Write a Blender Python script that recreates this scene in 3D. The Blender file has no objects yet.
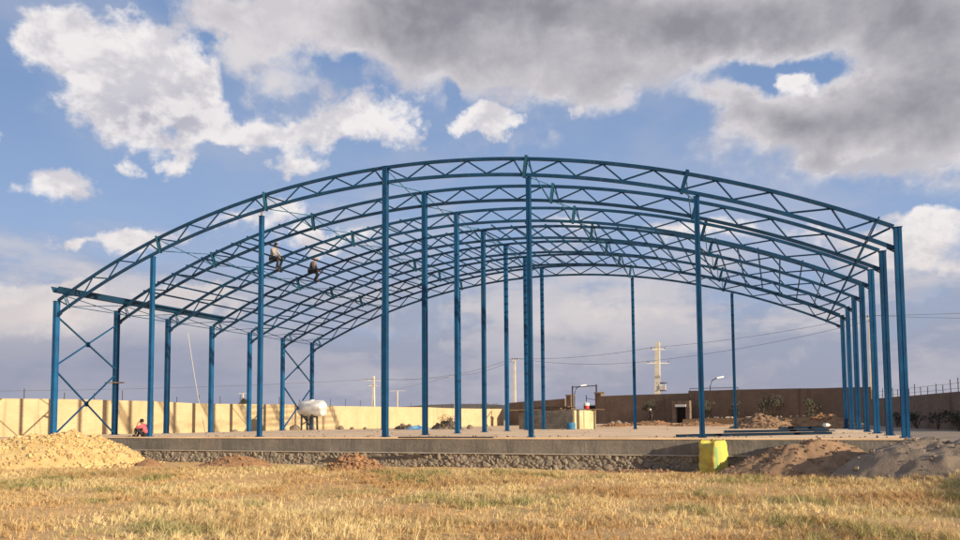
import bpy, bmesh, math, random
import numpy as np
from mathutils import Vector, Matrix
random.seed(7); rng = np.random.default_rng(7)
S = bpy.context.scene
C = S.collection
R = math.radians

# ------------------------------------------------------------------ camera
ZS = 1.2                                   # level of the foundation top
CAM = Vector((14.32, -26.28, ZS + 0.64))
YAW, PITCH, ROLL, F = 0.374, 0.062, -0.007, 755.6
fwd0 = Vector((-math.sin(YAW), math.cos(YAW), 0)); right0 = Vector((math.cos(YAW), math.sin(YAW), 0))
fwd = fwd0 * math.cos(PITCH) + Vector((0, 0, 1)) * math.sin(PITCH)
up0 = -fwd0 * math.sin(PITCH) + Vector((0, 0, 1)) * math.cos(PITCH)
cr, sr = math.cos(ROLL), math.sin(ROLL)
RV = right0 * cr + up0 * sr; UV = up0 * cr - right0 * sr
cam = bpy.data.cameras.new('camera'); co = bpy.data.objects.new('camera', cam); C.objects.link(co)
m3 = Matrix((RV, UV, -fwd)).transposed()
co.matrix_world = Matrix.Translation(CAM) @ m3.to_4x4()
cam.sensor_width = 36; cam.lens = F / 960 * 36; cam.shift_y = 103.1 / 960
cam.clip_start = 0.1; cam.clip_end = 12000
S.camera = co

# ------------------------------------------------------------------ light
SUN_EL, SUN_AZ = 12.5, 17.0                # azimuth measured from +x towards -y
sv = Vector((math.cos(R(SUN_AZ)) * math.cos(R(SUN_EL)), -math.sin(R(SUN_AZ)) * math.cos(R(SUN_EL)), math.sin(R(SUN_EL))))
sl = bpy.data.lights.new('sun', 'SUN'); sl.energy = 5.0; sl.angle = R(0.53); sl.color = (1.0, 0.84, 0.62)
so = bpy.data.objects.new('sun', sl); C.objects.link(so); so.location = (40, -40, 40)
so.rotation_euler = (-sv).to_track_quat('-Z', 'Y').to_euler()
S.view_settings.view_transform = 'Standard'; S.view_settings.look = 'None'
S.view_settings.gamma = 1; S.view_settings.use_curve_mapping = False
S.view_settings.exposure = 0.55
S.cycles.max_bounces = 5; S.cycles.diffuse_bounces = 3

# ------------------------------------------------------------------ node expression helper
class X:
    tree = None
    def __init__(s, v): s.v = v
    @staticmethod
    def op(o, *a, clamp=False):
        n = X.tree.nodes.new('ShaderNodeMath'); n.operation = o; n.use_clamp = clamp
        for i, q in enumerate(a):
            q = q.v if isinstance(q, X) else q
            if isinstance(q, (int, float)): n.inputs[i].default_value = q
            else: X.tree.links.new(q, n.inputs[i])
        return X(n.outputs[0])
    def __add__(s, o): return X.op('ADD', s, o)
    __radd__ = __add__
    def __sub__(s, o): return X.op('SUBTRACT', s, o)
    def __rsub__(s, o): return X.op('SUBTRACT', o, s)
    def __mul__(s, o): return X.op('MULTIPLY', s, o)
    __rmul__ = __mul__
    def __truediv__(s, o): return X.op('DIVIDE', s, o)
def vdot(vec, c):
    n = X.tree.nodes.new('ShaderNodeVectorMath'); n.operation = 'DOT_PRODUCT'
    X.tree.links.new(vec, n.inputs[0]); n.inputs[1].default_value = c
    return X(n.outputs['Value'])
def sstep(x, a, b):
    n = X.tree.nodes.new('ShaderNodeMapRange'); n.interpolation_type = 'SMOOTHSTEP'
    X.tree.links.new(x.v, n.inputs['Value']); n.inputs['From Min'].default_value = a; n.inputs['From Max'].default_value = b
    return X(n.outputs['Result'])
def vmath(op, a, b):
    n = X.tree.nodes.new('ShaderNodeVectorMath'); n.operation = op
    for i, q in enumerate((a, b)):
        if isinstance(q, tuple): n.inputs[i].default_value = q
        elif q is not None: X.tree.links.new(q, n.inputs[i])
    return n.outputs[0]
def noise(vec, scale, detail=4, rough=.5, lac=2.0, dist=0.0, color=False):
    n = X.tree.nodes.new('ShaderNodeTexNoise'); X.tree.links.new(vec, n.inputs['Vector'])
    n.inputs['Scale'].default_value = scale; n.inputs['Detail'].default_value = detail
    n.inputs['Roughness'].default_value = rough; n.inputs['Lacunarity'].default_value = lac; n.inputs['Distortion'].default_value = dist
    return n.outputs['Color'] if color else X(n.outputs['Fac'])
def mix(f, a, b):
    n = X.tree.nodes.new('ShaderNodeMix'); n.data_type = 'RGBA'; n.clamp_factor = True
    for s_, q in ((n.inputs[0], f), (n.inputs[6], a), (n.inputs[7], b)):
        if isinstance(q, X): q = q.v
        if isinstance(q, (int, float)): s_.default_value = q
        elif isinstance(q, tuple): s_.default_value = q + (1,) if len(q) == 3 else q
        else: X.tree.links.new(q, s_)
    return n.outputs[2]

# ------------------------------------------------------------------ world: sky texture + clouds by direction
W = bpy.data.worlds.new('World'); S.world = W; W.use_nodes = True
nt = W.node_tree; nt.nodes.clear(); X.tree = nt
sky = nt.nodes.new('ShaderNodeTexSky'); sky.sky_type = 'NISHITA'; sky.sun_disc = False
sky.sun_elevation = R(SUN_EL); sky.sun_rotation = math.atan2(sv.x, sv.y)
sky.air_density = 1.0; sky.dust_density = 1.0; sky.ozone_density = 1.5
tc = nt.nodes.new('ShaderNodeTexCoord'); D = tc.outputs['Generated']
dz = X.op('MAXIMUM', vdot(D, tuple(fwd)), .08)
U0 = vdot(D, tuple(RV)) / dz * F + 480; V0 = 373.1 - vdot(D, tuple(UV)) / dz * F
el = vdot(D, (0, 0, 1))
wc = nt.nodes.new('ShaderNodeSeparateXYZ'); nt.links.new(noise(D, 9, 5, .6, color=True), wc.inputs[0])
wU, wV = X(wc.outputs[0]) - .5, X(wc.outputs[1]) - .5
U = U0 + wU * 130; V = V0 + wV * 80
def blobs(lst, U=U, V=V):
    t = None
    for (cx, cy, rx, ry, am) in lst:
        a = (U - cx) * (1 / rx); b = (V - cy) * (1 / ry)
        e = X.op('MULTIPLY_ADD', a, a, b * b)
        g = X.op('EXPONENT', e * -1.0) * am
        t = g if t is None else t + g
    return t
WHITE = [(55, 26, 40, 24, 1.0), (30, 52, 26, 16, .8), (100, 52, 62, 34, 1.2), (150, 92, 56, 34, 1.2), (118, 118, 40, 20, .8), (192, 84, 26, 20, .8), (212, 112, 28, 24, 1.0),
         (248, 138, 24, 14, 1.0), (190, 138, 44, 11, .8), (352, 108, 50, 28, 1.2), (392, 132, 30, 22, .9), (300, 132, 30, 30, .9), (302, 168, 16, 10, .5), (460, 135, 13, 7, .7), (492, 130, 19, 15, 1.3),
         (576, 108, 14, 14, .6), (788, 76, 24, 12, 1.3), (62, 186, 40, 19, 1.15), (172, 166, 20, 17, 1.35), (130, 162, 14, 11, 1.0), (2, 130, 14, 10, .9), (52, 244, 26, 7, .9), (125, 242, 50, 14, 1.25),
         (300, 210, 38, 12, .8), (228, 228, 40, 9, .7), (18, 305, 66, 22, 1.25), (66, 290, 30, 10, 1.0), (140, 305, 60, 11, .8), (215, 302, 60, 12, .8), (925, 219, 56, 13, 1.2), (905, 245, 54, 15, 1.0), (940, 270, 60, 12, .7),
         (690, 222, 70, 14, .9), (340, 245, 80, 13, .7), (560, 228, 60, 9, .7), (830, 240, 60, 14, .8), (600, 300, 60, 16, .55), (690, 318, 60, 12, .5)]
GREY = [(470, 5, 170, 44, 1.4), (350, 10, 70, 34, 1.0), (640, 25, 180, 56, 1.5), (900, 10, 170, 44, 1.4), (500, 75, 60, 28, .9), (600, 88, 60, 22, .9), (205, 14, 48, 22, .9), (262, 50, 52, 28, .95), (300, 88, 42, 18, .7),
        (420, 62, 44, 22, .7), (880, 120, 110, 48, 1.3), (950, 80, 90, 80, 1.3), (770, 122, 60, 24, .8), (720, 98, 40, 16, .5), (700, 150, 50, 14, .35), (540, 148, 30, 9, .4), (30, 110, 50, 26, .35), (855, 172, 60, 14, .5)]
HOLE = [(765, 66, 62, 16, 1.5), (830, 72, 30, 14, .7), (690, 112, 40, 18, .55), (455, 98, 12, 18, .9), (203, 44, 16, 10, .6), (338, 60, 28, 12, .7), (240, 88, 20, 12, .4), (540, 112, 20, 8, .4), (138, 8, 12, 16, .5), (250, 15, 10, 8, .3)]
SHADE = [(165, 118, 70, 26, 1.0), (70, 88, 40, 14, .35), (340, 140, 60, 14, .6), (60, 200, 60, 8, .4), (130, 250, 60, 5, .3)]
Ds = vmath('MULTIPLY', D, (1, 1, 1.3))
def cn(v, s=7.0, d=11): return noise(v, s, d, .56, 2.1, .15)
n1 = cn(Ds)
sh = tuple(Vector((-0.35, -.15, .8)).normalized() * .028)
Dsh = vmath('ADD', Ds, sh)
def billow(v): return noise(v, 9.0, 5, .52, 2.1, .3)
relief = billow(Ds) - billow(Dsh)
reliefb = noise(Ds, 26, 4, .6) - noise(vmath('ADD', Ds, tuple(Vector(sh) * .35)), 26, 4, .6)
fine = noise(Ds, 24, 7, .62)
bw, bg, bh, bs = blobs(WHITE), blobs(GREY), blobs(HOLE), blobs(SHADE)
front = sstep(vdot(D, tuple(fwd)), .45, .7)
generic = (1 - front) * sstep(noise(Ds, 2.5, 5, .5), .42, .62) * 1.1
K = 10.0                                    # background strength is 1/K
def col(r_, g_, b_):                        # display colour 0-255 to sky radiance at this exposure
    f = lambda c: ((c / 255 + .055) / 1.055) ** 2.4 * K / 2 ** .55
    return (f(r_), f(g_), f(b_))
skyc = vmath('MULTIPLY', sky.outputs[0], (0.95, 1.0, 1.12))
blue = mix(.92, skyc, mix(sstep(V0, -10, 290), col(120, 150, 195), col(152, 176, 214)))
veil = sstep(noise(vmath('MULTIPLY', D, (1, 1, 2.0)), 3.2, 8, .58), .42, .72)
c0 = mix(veil * .38, blue, col(196, 196, 208))
# grey sheet
dA = bg - bh * 1.0 + generic + (n1 - .5) * 2.2 + (fine - .5) * .8
aA = sstep(dA, .12, .95)
thick = sstep(dA + (noise(Ds, 3.2, 4, .5) - .5) * 1.6, .6, 2.5)
leftl = 1 - sstep(U0, 240, 420)
cA = mix(thick - leftl * .35 - relief * .8, col(208, 204, 209), col(145, 143, 151))
fringe = (1 - sstep(dA, .45, 1.25)) * sstep(relief + reliefb * .5, -.06, .05)
cA = mix(fringe * .75, cA, col(238, 232, 230))
cA = mix(sstep(relief + reliefb * .3, -.04, .12) * (.10 + leftl * .42), cA, col(226, 221, 222))
c1 = mix(aA * .97, c0, cA)
# hazy layered cloud bank towards the horizon
lown = noise(vmath('MULTIPLY', D, (1, 1, 3.3)), 5.5, 9, .6)
hz = sstep(V0 + wV * 90 + (lown - .5) * 260, 205, 330)
hz2 = (1 - front) * sstep(el * -1.0, -.25, 0.0) + front * hz
hcol = mix(sstep(lown, .42, .62), col(160, 165, 183), col(206, 201, 205))
warm = sstep(blobs([(600, 315, 170, 30, 1.1), (690, 240, 170, 26, 1.0), (30, 320, 90, 30, 1.0), (900, 262, 90, 30, .9), (360, 262, 110, 16, .6), (500, 235, 110, 14, .6), (210, 300, 90, 10, .5)]) + (n1 - .5) * 2.4, .25, 1.25)
hcol = mix(warm * .8, hcol, col(226, 216, 212))
hcol = mix(sstep(relief, .0, .09) * .25 * front, hcol, col(228, 218, 214))
low = sstep(V0 + (lown - .5) * 120, 310, 385)
hcol = mix(low * .8 * front, hcol, mix(sstep(lown, .4, .65), col(158, 158, 175), col(178, 175, 186)))
leftlow = (1 - sstep(U0, 180, 420)) * sstep(V0, 318, 350)
hcol = mix(leftlow * .55 * front, hcol, col(149, 152, 172))
c1 = mix(hz2 * .9, c1, hcol)
# white cumulus
dB = bw - bh * .25 + (n1 - .5) * 2.2 + (fine - .5) * 1.25 + (noise(Ds, 62, 5, .6) - .5) * .7 - (1 - sstep(bw, .03, .3)) * .9
aB = sstep(dB, .30, .92)
lit = sstep(relief + reliefb * .4, -.11, .08)
body = sstep(dB, .7, 1.7)
cB = mix(lit * .5 + .5 - body * .08 - bs * (.40 - lit * .2), col(176, 175, 190), col(246, 241, 240))
cB = mix(sstep(V0, 190, 330) * .6, cB, col(222, 208, 200))
c2 = mix(aB * (1 - sstep(V0, 230, 330) * .35) * .97, c1, cB)
bgn = nt.nodes.new('ShaderNodeBackground'); bgn.inputs['Strength'].default_value = 1 / K
nt.links.new(c2, bgn.inputs['Color'])
wo = nt.nodes.new('ShaderNodeOutputWorld'); nt.links.new(bgn.outputs[0], wo.inputs['Surface'])
W.cycles.sampling_method = 'MANUAL'; W.cycles.sample_map_resolution = 512

# ------------------------------------------------------------------ placing and noise helpers
def at(px, d, z=None, py=None):
    """world point on the view ray of a photograph column at d metres ahead (level distance)"""
    # level-plane solution: ignore tiny roll for the column, solve exactly with pitch
    u = (px - 480) / F
    if z is None:
        v = (373.1 - py) / F
        r = fwd + RV * u + UV * v; t = d / r.dot(fwd0)
        return CAM + r * t
    v = 0.06
    for _ in range(20):
        r = fwd + RV * u + UV * v; t = d / r.dot(fwd0); p = CAM + r * t
        v += (z - p.z) / t
    return Vector((p.x, p.y, z))
def lattice(seed):
    return np.random.default_rng(seed).random((256, 256))
LT = [lattice(i) for i in range(6)]
def vnoise(x, y, k=0):
    xi = np.floor(x).astype(int); yi = np.floor(y).astype(int); fx = x - xi; fy = y - yi
    fx = fx * fx * (3 - 2 * fx); fy = fy * fy * (3 - 2 * fy); L = LT[k % 6]
    a = L[xi & 255, yi & 255]; b = L[(xi + 1) & 255, yi & 255]; c = L[xi & 255, (yi + 1) & 255]; d = L[(xi + 1) & 255, (yi + 1) & 255]
    return (a * (1 - fx) + b * fx) * (1 - fy) + (c * (1 - fx) + d * fx) * fy - .5
def fbm(x, y, f=1.0, o=4, k=0, g=.5):
    t = 0; a = 1
    for i in range(o): t = t + a * vnoise(x * f + 13.7 * i, y * f - 7.1 * i, k + i); f *= 2.03; a *= g
    return t
def ss(x, a, b):
    t = np.clip((x - a) / (b - a), 0, 1); return t * t * (3 - 2 * t)

# ------------------------------------------------------------------ materials
def mat(name, base, rough=.8, var=None, scale=3.0, detail=5, bump=0.0, bscale=20, metallic=0, spec=.3, extra=None, bdist=.02):
    m = bpy.data.materials.new(name); m.use_nodes = True; t = m.node_tree; X.tree = t
    b = t.nodes['Principled BSDF']; b.inputs['Roughness'].default_value = rough; b.inputs['Metallic'].default_value = metallic
    b.inputs['Specular IOR Level'].default_value = spec
    g = t.nodes.new('ShaderNodeNewGeometry'); P = g.outputs['Position']
    col = None
    if var is not None:
        col = mix(sstep(noise(P, scale, detail, .6), .35, .65), base, var)
    if extra: col = extra(P, col if col is not None else base)
    if col is None: b.inputs['Base Color'].default_value = base + (1,)
    else: t.links.new(col, b.inputs['Base Color'])
    if bump:
        n = t.nodes.new('ShaderNodeBump'); n.inputs['Strength'].default_value = bump; n.inputs['Distance'].default_value = bdist
        t.links.new(noise(P, bscale, 6, .65).v, n.inputs['Height']); t.links.new(n.outputs[0], b.inputs['Normal'])
    return m
def sep(P):
    n = X.tree.nodes.new('ShaderNodeSeparateXYZ'); X.tree.links.new(P, n.inputs[0]); return X(n.outputs[0]), X(n.outputs[1]), X(n.outputs[2])
def steel_extra(P, c):
    d = sstep(noise(P, 9, 6, .7), .60, .72)
    c = mix(d * .4, c, (.05, .10, .13))
    oi = X.tree.nodes.new('ShaderNodeObjectInfo'); c = vmath('MULTIPLY', c, vmath('SCALE', None, None)) if False else c
    hs = X.tree.nodes.new('ShaderNodeHueSaturation'); X.tree.links.new((X(oi.outputs['Random']) * .5 + .78).v, hs.inputs['Value']); X.tree.links.new(c, hs.inputs['Color']); c = hs.outputs[0]
    st = noise(vmath('MULTIPLY', P, (6, 6, .5)), 1.3, 5, .7)
    c = mix(sstep(st, .56, .72) * .35, c, (.11, .12, .12))
    return mix(sstep(noise(P, 14, 4, .65), .62, .69) * .65, c, (.13, .065, .035))
M = {}
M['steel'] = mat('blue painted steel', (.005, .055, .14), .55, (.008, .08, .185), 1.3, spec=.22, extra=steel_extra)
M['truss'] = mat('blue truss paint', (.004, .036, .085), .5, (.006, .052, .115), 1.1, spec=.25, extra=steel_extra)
M['beamdark'] = mat('dark blue beam paint', (.002, .012, .03), .8, (.003, .017, .04), 3, spec=.15)
M['teal'] = mat('pale teal steel', (.015, .11, .17), .5, (.012, .08, .13), 2.0, spec=.4, extra=steel_extra)
M['bare'] = mat('thin bare steel', (.28, .25, .22), .6, (.18, .12, .08), 5)
M['galv'] = mat('gutter paint', (.004, .030, .068), .6, (.006, .042, .09), 1.3)
def conc_extra(P, c):
    x, y, z = sep(P)
    st = noise(vmath('MULTIPLY', P, (1.0, 1.0, .25)), 1.6, 6, .65)
    c = mix(sstep(st, .47, .64) * .7, c, (.125, .115, .10))
    st2 = noise(vmath('MULTIPLY', P, (5, 5, .6)), 1.2, 5, .65)
    c = mix(sstep(st2, .55, .72) * .45, c, (.42, .37, .31))
    c = mix(sstep(noise(P, 14, 4, .7), .5, .7) * .5, c, (.12, .105, .085))
    bd_ = X.op('ABSOLUTE', X.op('FRACT', x * (1 / .61)) - .5); c = mix((1 - sstep(bd_, .0, .012)) * .35, c, (.11, .095, .08))
    jt = X.op('ABSOLUTE', X.op('FRACT', x * (1 / 2.9) + .13) - .5)
    return mix((1 - sstep(jt, .0, .006)) * .65, c, (.09, .08, .07))
M['beamconc'] = mat('board marked concrete', (.225, .195, .16), .9, (.175, .155, .13), .8, bump=1.0, bscale=9, extra=conc_extra)
M['floor'] = mat('dusty concrete floor', (.90, .63, .38), .95, (.78, .55, .33), .7, bump=.3, bscale=8,
    extra=lambda P, c: mix(sstep(noise(P, .35, 5, .6), .5, .66) * .5, c, (.64, .44, .27)))
def stone_extra(P, c):
    v = X.tree.nodes.new('ShaderNodeTexVoronoi'); X.tree.links.new(P, v.inputs['Vector']); v.inputs['Scale'].default_value = 4.2
    h = X.tree.nodes.new('ShaderNodeSeparateColor'); X.tree.links.new(v.outputs['Color'], h.inputs[0])
    return mix(X(h.outputs[0]) * .8, c, (.28, .225, .165))
M['stone'] = mat('rubble stone', (.19, .165, .13), .95, (.25, .21, .165), 3, bump=1.0, bscale=14, extra=stone_extra, bdist=.04)
M['mortar'] = mat('pale ledge mortar', (.46, .40, .33), .95, (.36, .31, .25), 4)
def block_extra(cw, ch, dark, axis='y'):
    def f(P, c):
        x, y, z = sep(P)
        q = X.op('FRACT', z * (1 / ch)); hz_ = 1 - sstep(X.op('ABSOLUTE', q - .5), .44, .47) * 1.0
        joint = sstep(X.op('ABSOLUTE', q - .5), .43, .48)
        row = X.op('FLOOR', z * (1 / ch))
        a = y if axis == 'y' else x
        q2 = X.op('FRACT', a * (1 / cw) + row * .5)
        j2 = sstep(X.op('ABSOLUTE', q2 - .5), .46, .49)
        j = X.op('MAXIMUM', joint, j2)
        c = mix(j * .6, c, dark)
        idn = noise(vmath('MULTIPLY', P, (1.5, 1.5, 3)), 1.5, 2, .5)
        c = mix(sstep(idn, .45, .65) * .35, c, dark)
        drip = noise(vmath('MULTIPLY', P, (2.2, 2.2, .18)), 1.0, 5, .7)
        return mix(sstep(drip, .54, .70) * .65, c, tuple(v * .72 for v in dark))
    return f
M['creamwall'] = mat('cream block wall', (.53, .415, .25), .95, (.47, .36, .205), .6, bump=.4, bscale=7, extra=block_extra(.4, .2, (.42, .315, .18)))
M['brownwall'] = mat('brown brick wall', (.215, .15, .105), .95, (.18, .125, .09), .5, bump=.5, bscale=7, extra=block_extra(.22, .09, (.135, .095, .07), 'x'))
M['rightwall'] = mat('old brick wall', (.23, .165, .12), .95, (.19, .135, .10), .5, bump=.5, bscale=7, extra=block_extra(.22, .1, (.13, .09, .07)))
M['ochre'] = mat('ochre low wall', (.36, .25, .14), .95, (.30, .20, .11), 1.0, bump=.5, bscale=9)
M['rod'] = mat('rusty rod', (.06, .045, .035), .8)
M['sand'] = mat('pale sandy rubble', (.60, .44, .20), .98, (.52, .37, .16), 2.5, bump=.8, bscale=25,
    extra=lambda P, c: mix(sstep(noise(P, 6, 3, .6), .62, .72) * .5, c, (.36, .20, .12)))
M['earth'] = mat('brown excavated earth', (.30, .19, .115), .98, (.22, .145, .09), 2.5, bump=1.0, bscale=18)
M['redearth'] = mat('reddish earth', (.36, .20, .10), .98, (.27, .155, .085), 3.5, bump=1.0, bscale=18)
M['greyearth'] = mat('grey gravelly earth', (.27, .21, .155), .98, (.20, .155, .115), 2.0, bump=1.0, bscale=18)
M['white'] = mat('white paint', (.78, .76, .72), .5, (.66, .63, .58), 2.5)
M['poleconc'] = mat('pale pole concrete', (.60, .55, .45), .8, (.50, .46, .38), 1.5)
M['darkmetal'] = mat('dark metal', (.05, .045, .045), .6)
M['woodplank'] = mat('weathered wood', (.25, .165, .10), .85, (.17, .11, .07), 4, bump=.4)
M['black'] = mat('dark opening', (.015, .013, .012), .9)
M['lampwhite'] = mat('lamp housing white', (.8, .8, .8), .4)
M['bluebarrel'] = mat('blue plastic', (.03, .13, .26), .4, (.04, .17, .30), 4)
M['tarpblue'] = mat('faded blue sheet', (.10, .28, .48), .6, (.20, .40, .58), 3)
M['redplastic'] = mat('red plastic', (.45, .04, .03), .4)
M['insul'] = mat('brown insulator', (.10, .05, .03), .4)

# ------------------------------------------------------------------ mesh builder and tagging
class MB:
    def __init__(s): s.v = []; s.f = []; s.sm = False
    def quadring(s, rings, caps=True, closed=True):
        base = len(s.v); n = len(rings[0])
        for r in rings: s.v.extend([tuple(p) for p in r])
        for i in range(len(rings) - 1):
            for j in range(n if closed else n - 1):
                a = base + i * n + j; b = base + i * n + (j + 1) % n
                s.f.append((a, b, b + n, a + n))
        if caps:
            s.f.append(tuple(base + j for j in range(n))[::-1]); s.f.append(tuple(base + (len(rings) - 1) * n + j for j in range(n)))
    def beam(s, p0, p1, w, h, up=(0, 0, 1), taper=1.0):
        p0, p1 = Vector(p0), Vector(p1); d = (p1 - p0).normalized(); u = Vector(up)
        if abs(d.dot(u)) > .98: u = Vector((0, 1, 0))
        a = d.cross(u).normalized(); b = a.cross(d)
        R_ = []
        for p, k in ((p0, 1), (p1, taper)):
            R_.append([p + a * (w / 2 * k * i) + b * (h / 2 * k * j) for i, j in ((-1, -1), (1, -1), (1, 1), (-1, 1))])
        s.quadring(R_)
    def box(s, x0, x1, y0, y1, z0, z1):
        s.quadring([[(x0, y0, z), (x1, y0, z), (x1, y1, z), (x0, y1, z)] for z in (z0, z1)])
    def tube(s, pts, r, n=8, radii=None):
        pts = [Vector(p) for p in pts]; rings = []
        for i, p in enumerate(pts):
            d = (pts[min(i + 1, len(pts) - 1)] - pts[max(i - 1, 0)]).normalized()
            u = Vector((0, 0, 1)) if abs(d.z) < .95 else Vector((0, 1, 0))
            a = d.cross(u).normalized(); b = a.cross(d); rr = radii[i] if radii else r
            rings.append([p + (a * math.cos(q) + b * math.sin(q)) * rr for q in [2 * math.pi * k / n for k in range(n)]])
        s.quadring(rings)
    def profile(s, prof, p0, p1, ax, ay):
        """extrude a 2-D profile (in axes ax, ay) from p0 to p1"""
        s.quadring([[Vector(p) + Vector(ax) * a + Vector(ay) * b for a, b in prof] for p in (p0, p1)])
    def ball(s, c, r, n=8, m=6, sq=(1, 1, 1), jit=0):
        c = Vector(c); base = len(s.v)
        for i in range(m + 1):
            th = math.pi * i / m
            for j in range(n):
                ph = 2 * math.pi * j / n; k = r * (1 + random.uniform(-jit, jit))
                s.v.append((c.x + k * sq[0] * math.sin(th) * math.cos(ph), c.y + k * sq[1] * math.sin(th) * math.sin(ph), c.z + k * sq[2] * math.cos(th)))
        for i in range(m):
            for j in range(n):
                a = base + i * n + j; b = base + i * n + (j + 1) % n
                s.f.append((a, a + n, b + n, b))
    def build(s, name, m, parent=None, origin=None, smooth=False, thin=False):
        if parent is not None:
            o0 = Vector(parent['_o'])
        else: o0 = Vector(origin) if origin is not None else Vector((0, 0, 0))
        me = bpy.data.meshes.new(name)
        me.from_pydata([(p[0] - o0.x, p[1] - o0.y, p[2] - o0.z) for p in s.v], [], s.f)
        bm = bmesh.new(); bm.from_mesh(me); bmesh.ops.recalc_face_normals(bm, faces=bm.faces); bm.to_mesh(me); bm.free()
        if smooth: me.polygons.foreach_set('use_smooth', [True] * len(me.polygons))
        me.materials.append(M[m] if isinstance(m, str) else m)
        o = bpy.data.objects.new(name, me); C.objects.link(o)
        if parent is not None: o.parent = parent
        else: o.location = o0
        o['_o'] = tuple(o0)
        return o
def tag(o, label=None, cat=None, group=None, kind=None):
    if label: o['label'] = label
    if cat: o['category'] = cat
    if group: o['group'] = group
    if kind: o['kind'] = kind
    return o
def empty(name, loc, label, cat, group=None):
    o = bpy.data.objects.new(name, None); C.objects.link(o); o.location = loc; o['_o'] = tuple(loc); o.empty_display_size = .3
    return tag(o, label, cat, group)
def npmesh(name, V_, F_, m, smooth=True, attr=None, origin=(0, 0, 0)):
    """V_ (n,3) F_ (k,3|4) numpy arrays"""
    me = bpy.data.meshes.new(name); n = len(V_); k, q = F_.shape
    me.vertices.add(n); me.vertices.foreach_set('co', (V_ - np.array(origin)).astype(np.float32).ravel())
    me.loops.add(k * q); me.loops.foreach_set('vertex_index', F_.astype(np.int32).ravel())
    me.polygons.add(k); me.polygons.foreach_set('loop_start', (np.arange(k) * q).astype(np.int32)); me.polygons.foreach_set('loop_total', np.full(k, q, np.int32))
    me.polygons.foreach_set('use_smooth', np.full(k, smooth, bool))
    if attr is not None:
        for an, av in attr.items():
            a = me.attributes.new(an, 'FLOAT', 'POINT'); a.data.foreach_set('value', av.astype(np.float32))
    me.update(calc_edges=True); me.materials.append(M[m] if isinstance(m, str) else m)
    o = bpy.data.objects.new(name, me); C.objects.link(o); o.location = origin; o['_o'] = tuple(float(v) for v in origin); return o
def gridfaces(nx, ny):
    i, j = np.meshgrid(np.arange(nx - 1), np.arange(ny - 1), indexing='ij'); a = (i * ny + j).ravel()
    return np.stack([a, a + ny, a + ny + 1, a + 1], 1)

# ------------------------------------------------------------------ ground
def gz(x, y):
    x = np.asarray(x, float); y = np.asarray(y, float)
    n = fbm(x, y, .12, 3, 1) * .10 + fbm(x, y, .9, 3, 2) * .05
    n = n + .11 * ss(y, -9, -1.5)
    back = ZS - .15 + .32 * ss(y, 26, 52) * ss(x, -22, 5)
    left = ss(y, -3.0, .6) * ss(-x, 17.5, 19.5)
    rightr = ss(y + 0.35 * (x - 18), -5.5, .2) * ss(x, 16.8, 19.2)
    beh = ss(y, -.1, .6)
    k = np.maximum(np.maximum(left, rightr), beh)
    field = n * (1 - .3 * k)
    under = (np.abs(x) < 18.3) & (y > -.2) & (y < 22.2)
    z = field * (1 - .5 * k) + back * k
    return np.where(under, ZS - .3, z)
xs = np.concatenate([-np.geomspace(5000, 50, 26), np.arange(-48, 48.01, .22), np.geomspace(50, 5000, 26)])
ys = np.concatenate([-np.geomspace(5000, 36, 26), np.arange(-34, 30, .22), np.arange(30, 100, 1.5), np.geomspace(102, 6000, 26)])
Xg, Yg = np.meshgrid(xs, ys, indexing='ij'); Zg = gz(Xg, Yg)
def ground_extra(P, c):
    x, y, z = sep(P)
    fld = sstep(y * -1.0 + (noise(P, .5, 4, .6) - .5) * 3, .0, 1.0)
    soil = mix(sstep(noise(P, .45, 5, .6), .40, .62), (.66, .36, .16), (.74, .47, .21))
    straw = mix(sstep(noise(P, 5, 5, .7), .4, .6), (.76, .51, .20), (.56, .33, .13))
    straw = mix(sstep(noise(P, .7, 3, .5), .35, .65) * .65, straw, soil)
    yard = mix(sstep(noise(P, .25, 5, .6), .4, .65), (.78, .53, .31), (.62, .42, .24))
    yard = mix(sstep(noise(P, 2.2, 5, .6), .55, .7) * .4, yard, (.30, .22, .15))
    road = sstep(x + (noise(P, .4, 4, .6) - .5) * 3, 15.5, 18.0)
    yard = mix(road, yard, mix(sstep(noise(P, .9, 5, .65), .4, .65), (.34, .26, .19), (.26, .20, .15)))
    rd2 = sstep(x + y * .5 + (noise(P, .6, 4, .6) - .5) * 2.5, 15.6, 17.2) * sstep(y, -9.0, -5.0)
    straw = mix(rd2 * .85, straw, (.28, .23, .18))
    return mix(fld, yard, straw)
M['ground'] = mat('dry ground', (.4, .3, .2), .98, bump=.7, bscale=9, extra=ground_extra, bdist=.03)
g = npmesh('ground', np.stack([Xg.ravel(), Yg.ravel(), Zg.ravel()], 1), gridfaces(len(xs), len(ys)), 'ground'); tag(g, kind='structure')

# far hills, about a kilometre off
hp = []
for i in range(181):
    px = -260 + i * 8.0
    prof = 9.5 * math.exp(-((px - 465) / 95) ** 2) + 4 * math.exp(-((px - 300) / 120) ** 2) + 3.0 + 1.6 * float(fbm(np.array(i * .21), np.array(3.3), 1, 4, 2))
    prof = min(prof, 13)
    d = 950 + 60 * float(vnoise(np.array(i * .13), np.array(9.), 3))
    q = at(min(max(px, -250), 1180), d, 1)
    hp.append((q, (prof + 4.3) / F * d))
V_ = []
for q, h in hp:
    dn = (Vector((q.x, q.y, 0)) - Vector((CAM.x, CAM.y, 0))).normalized()
    for t, hh in ((-60, 0), (-25, .55), (0, .92), (12, 1), (60, .75), (220, 0)): V_.append((q.x + dn.x * t, q.y + dn.y * t, .8 + h * hh))
M['hill'] = mat('far scrub hill', (.085, .075, .07), 1, (.12, .10, .085), .02)
hm = npmesh('hills', np.array(V_), gridfaces(len(hp), 6), 'hill'); tag(hm, kind='structure')

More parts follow.
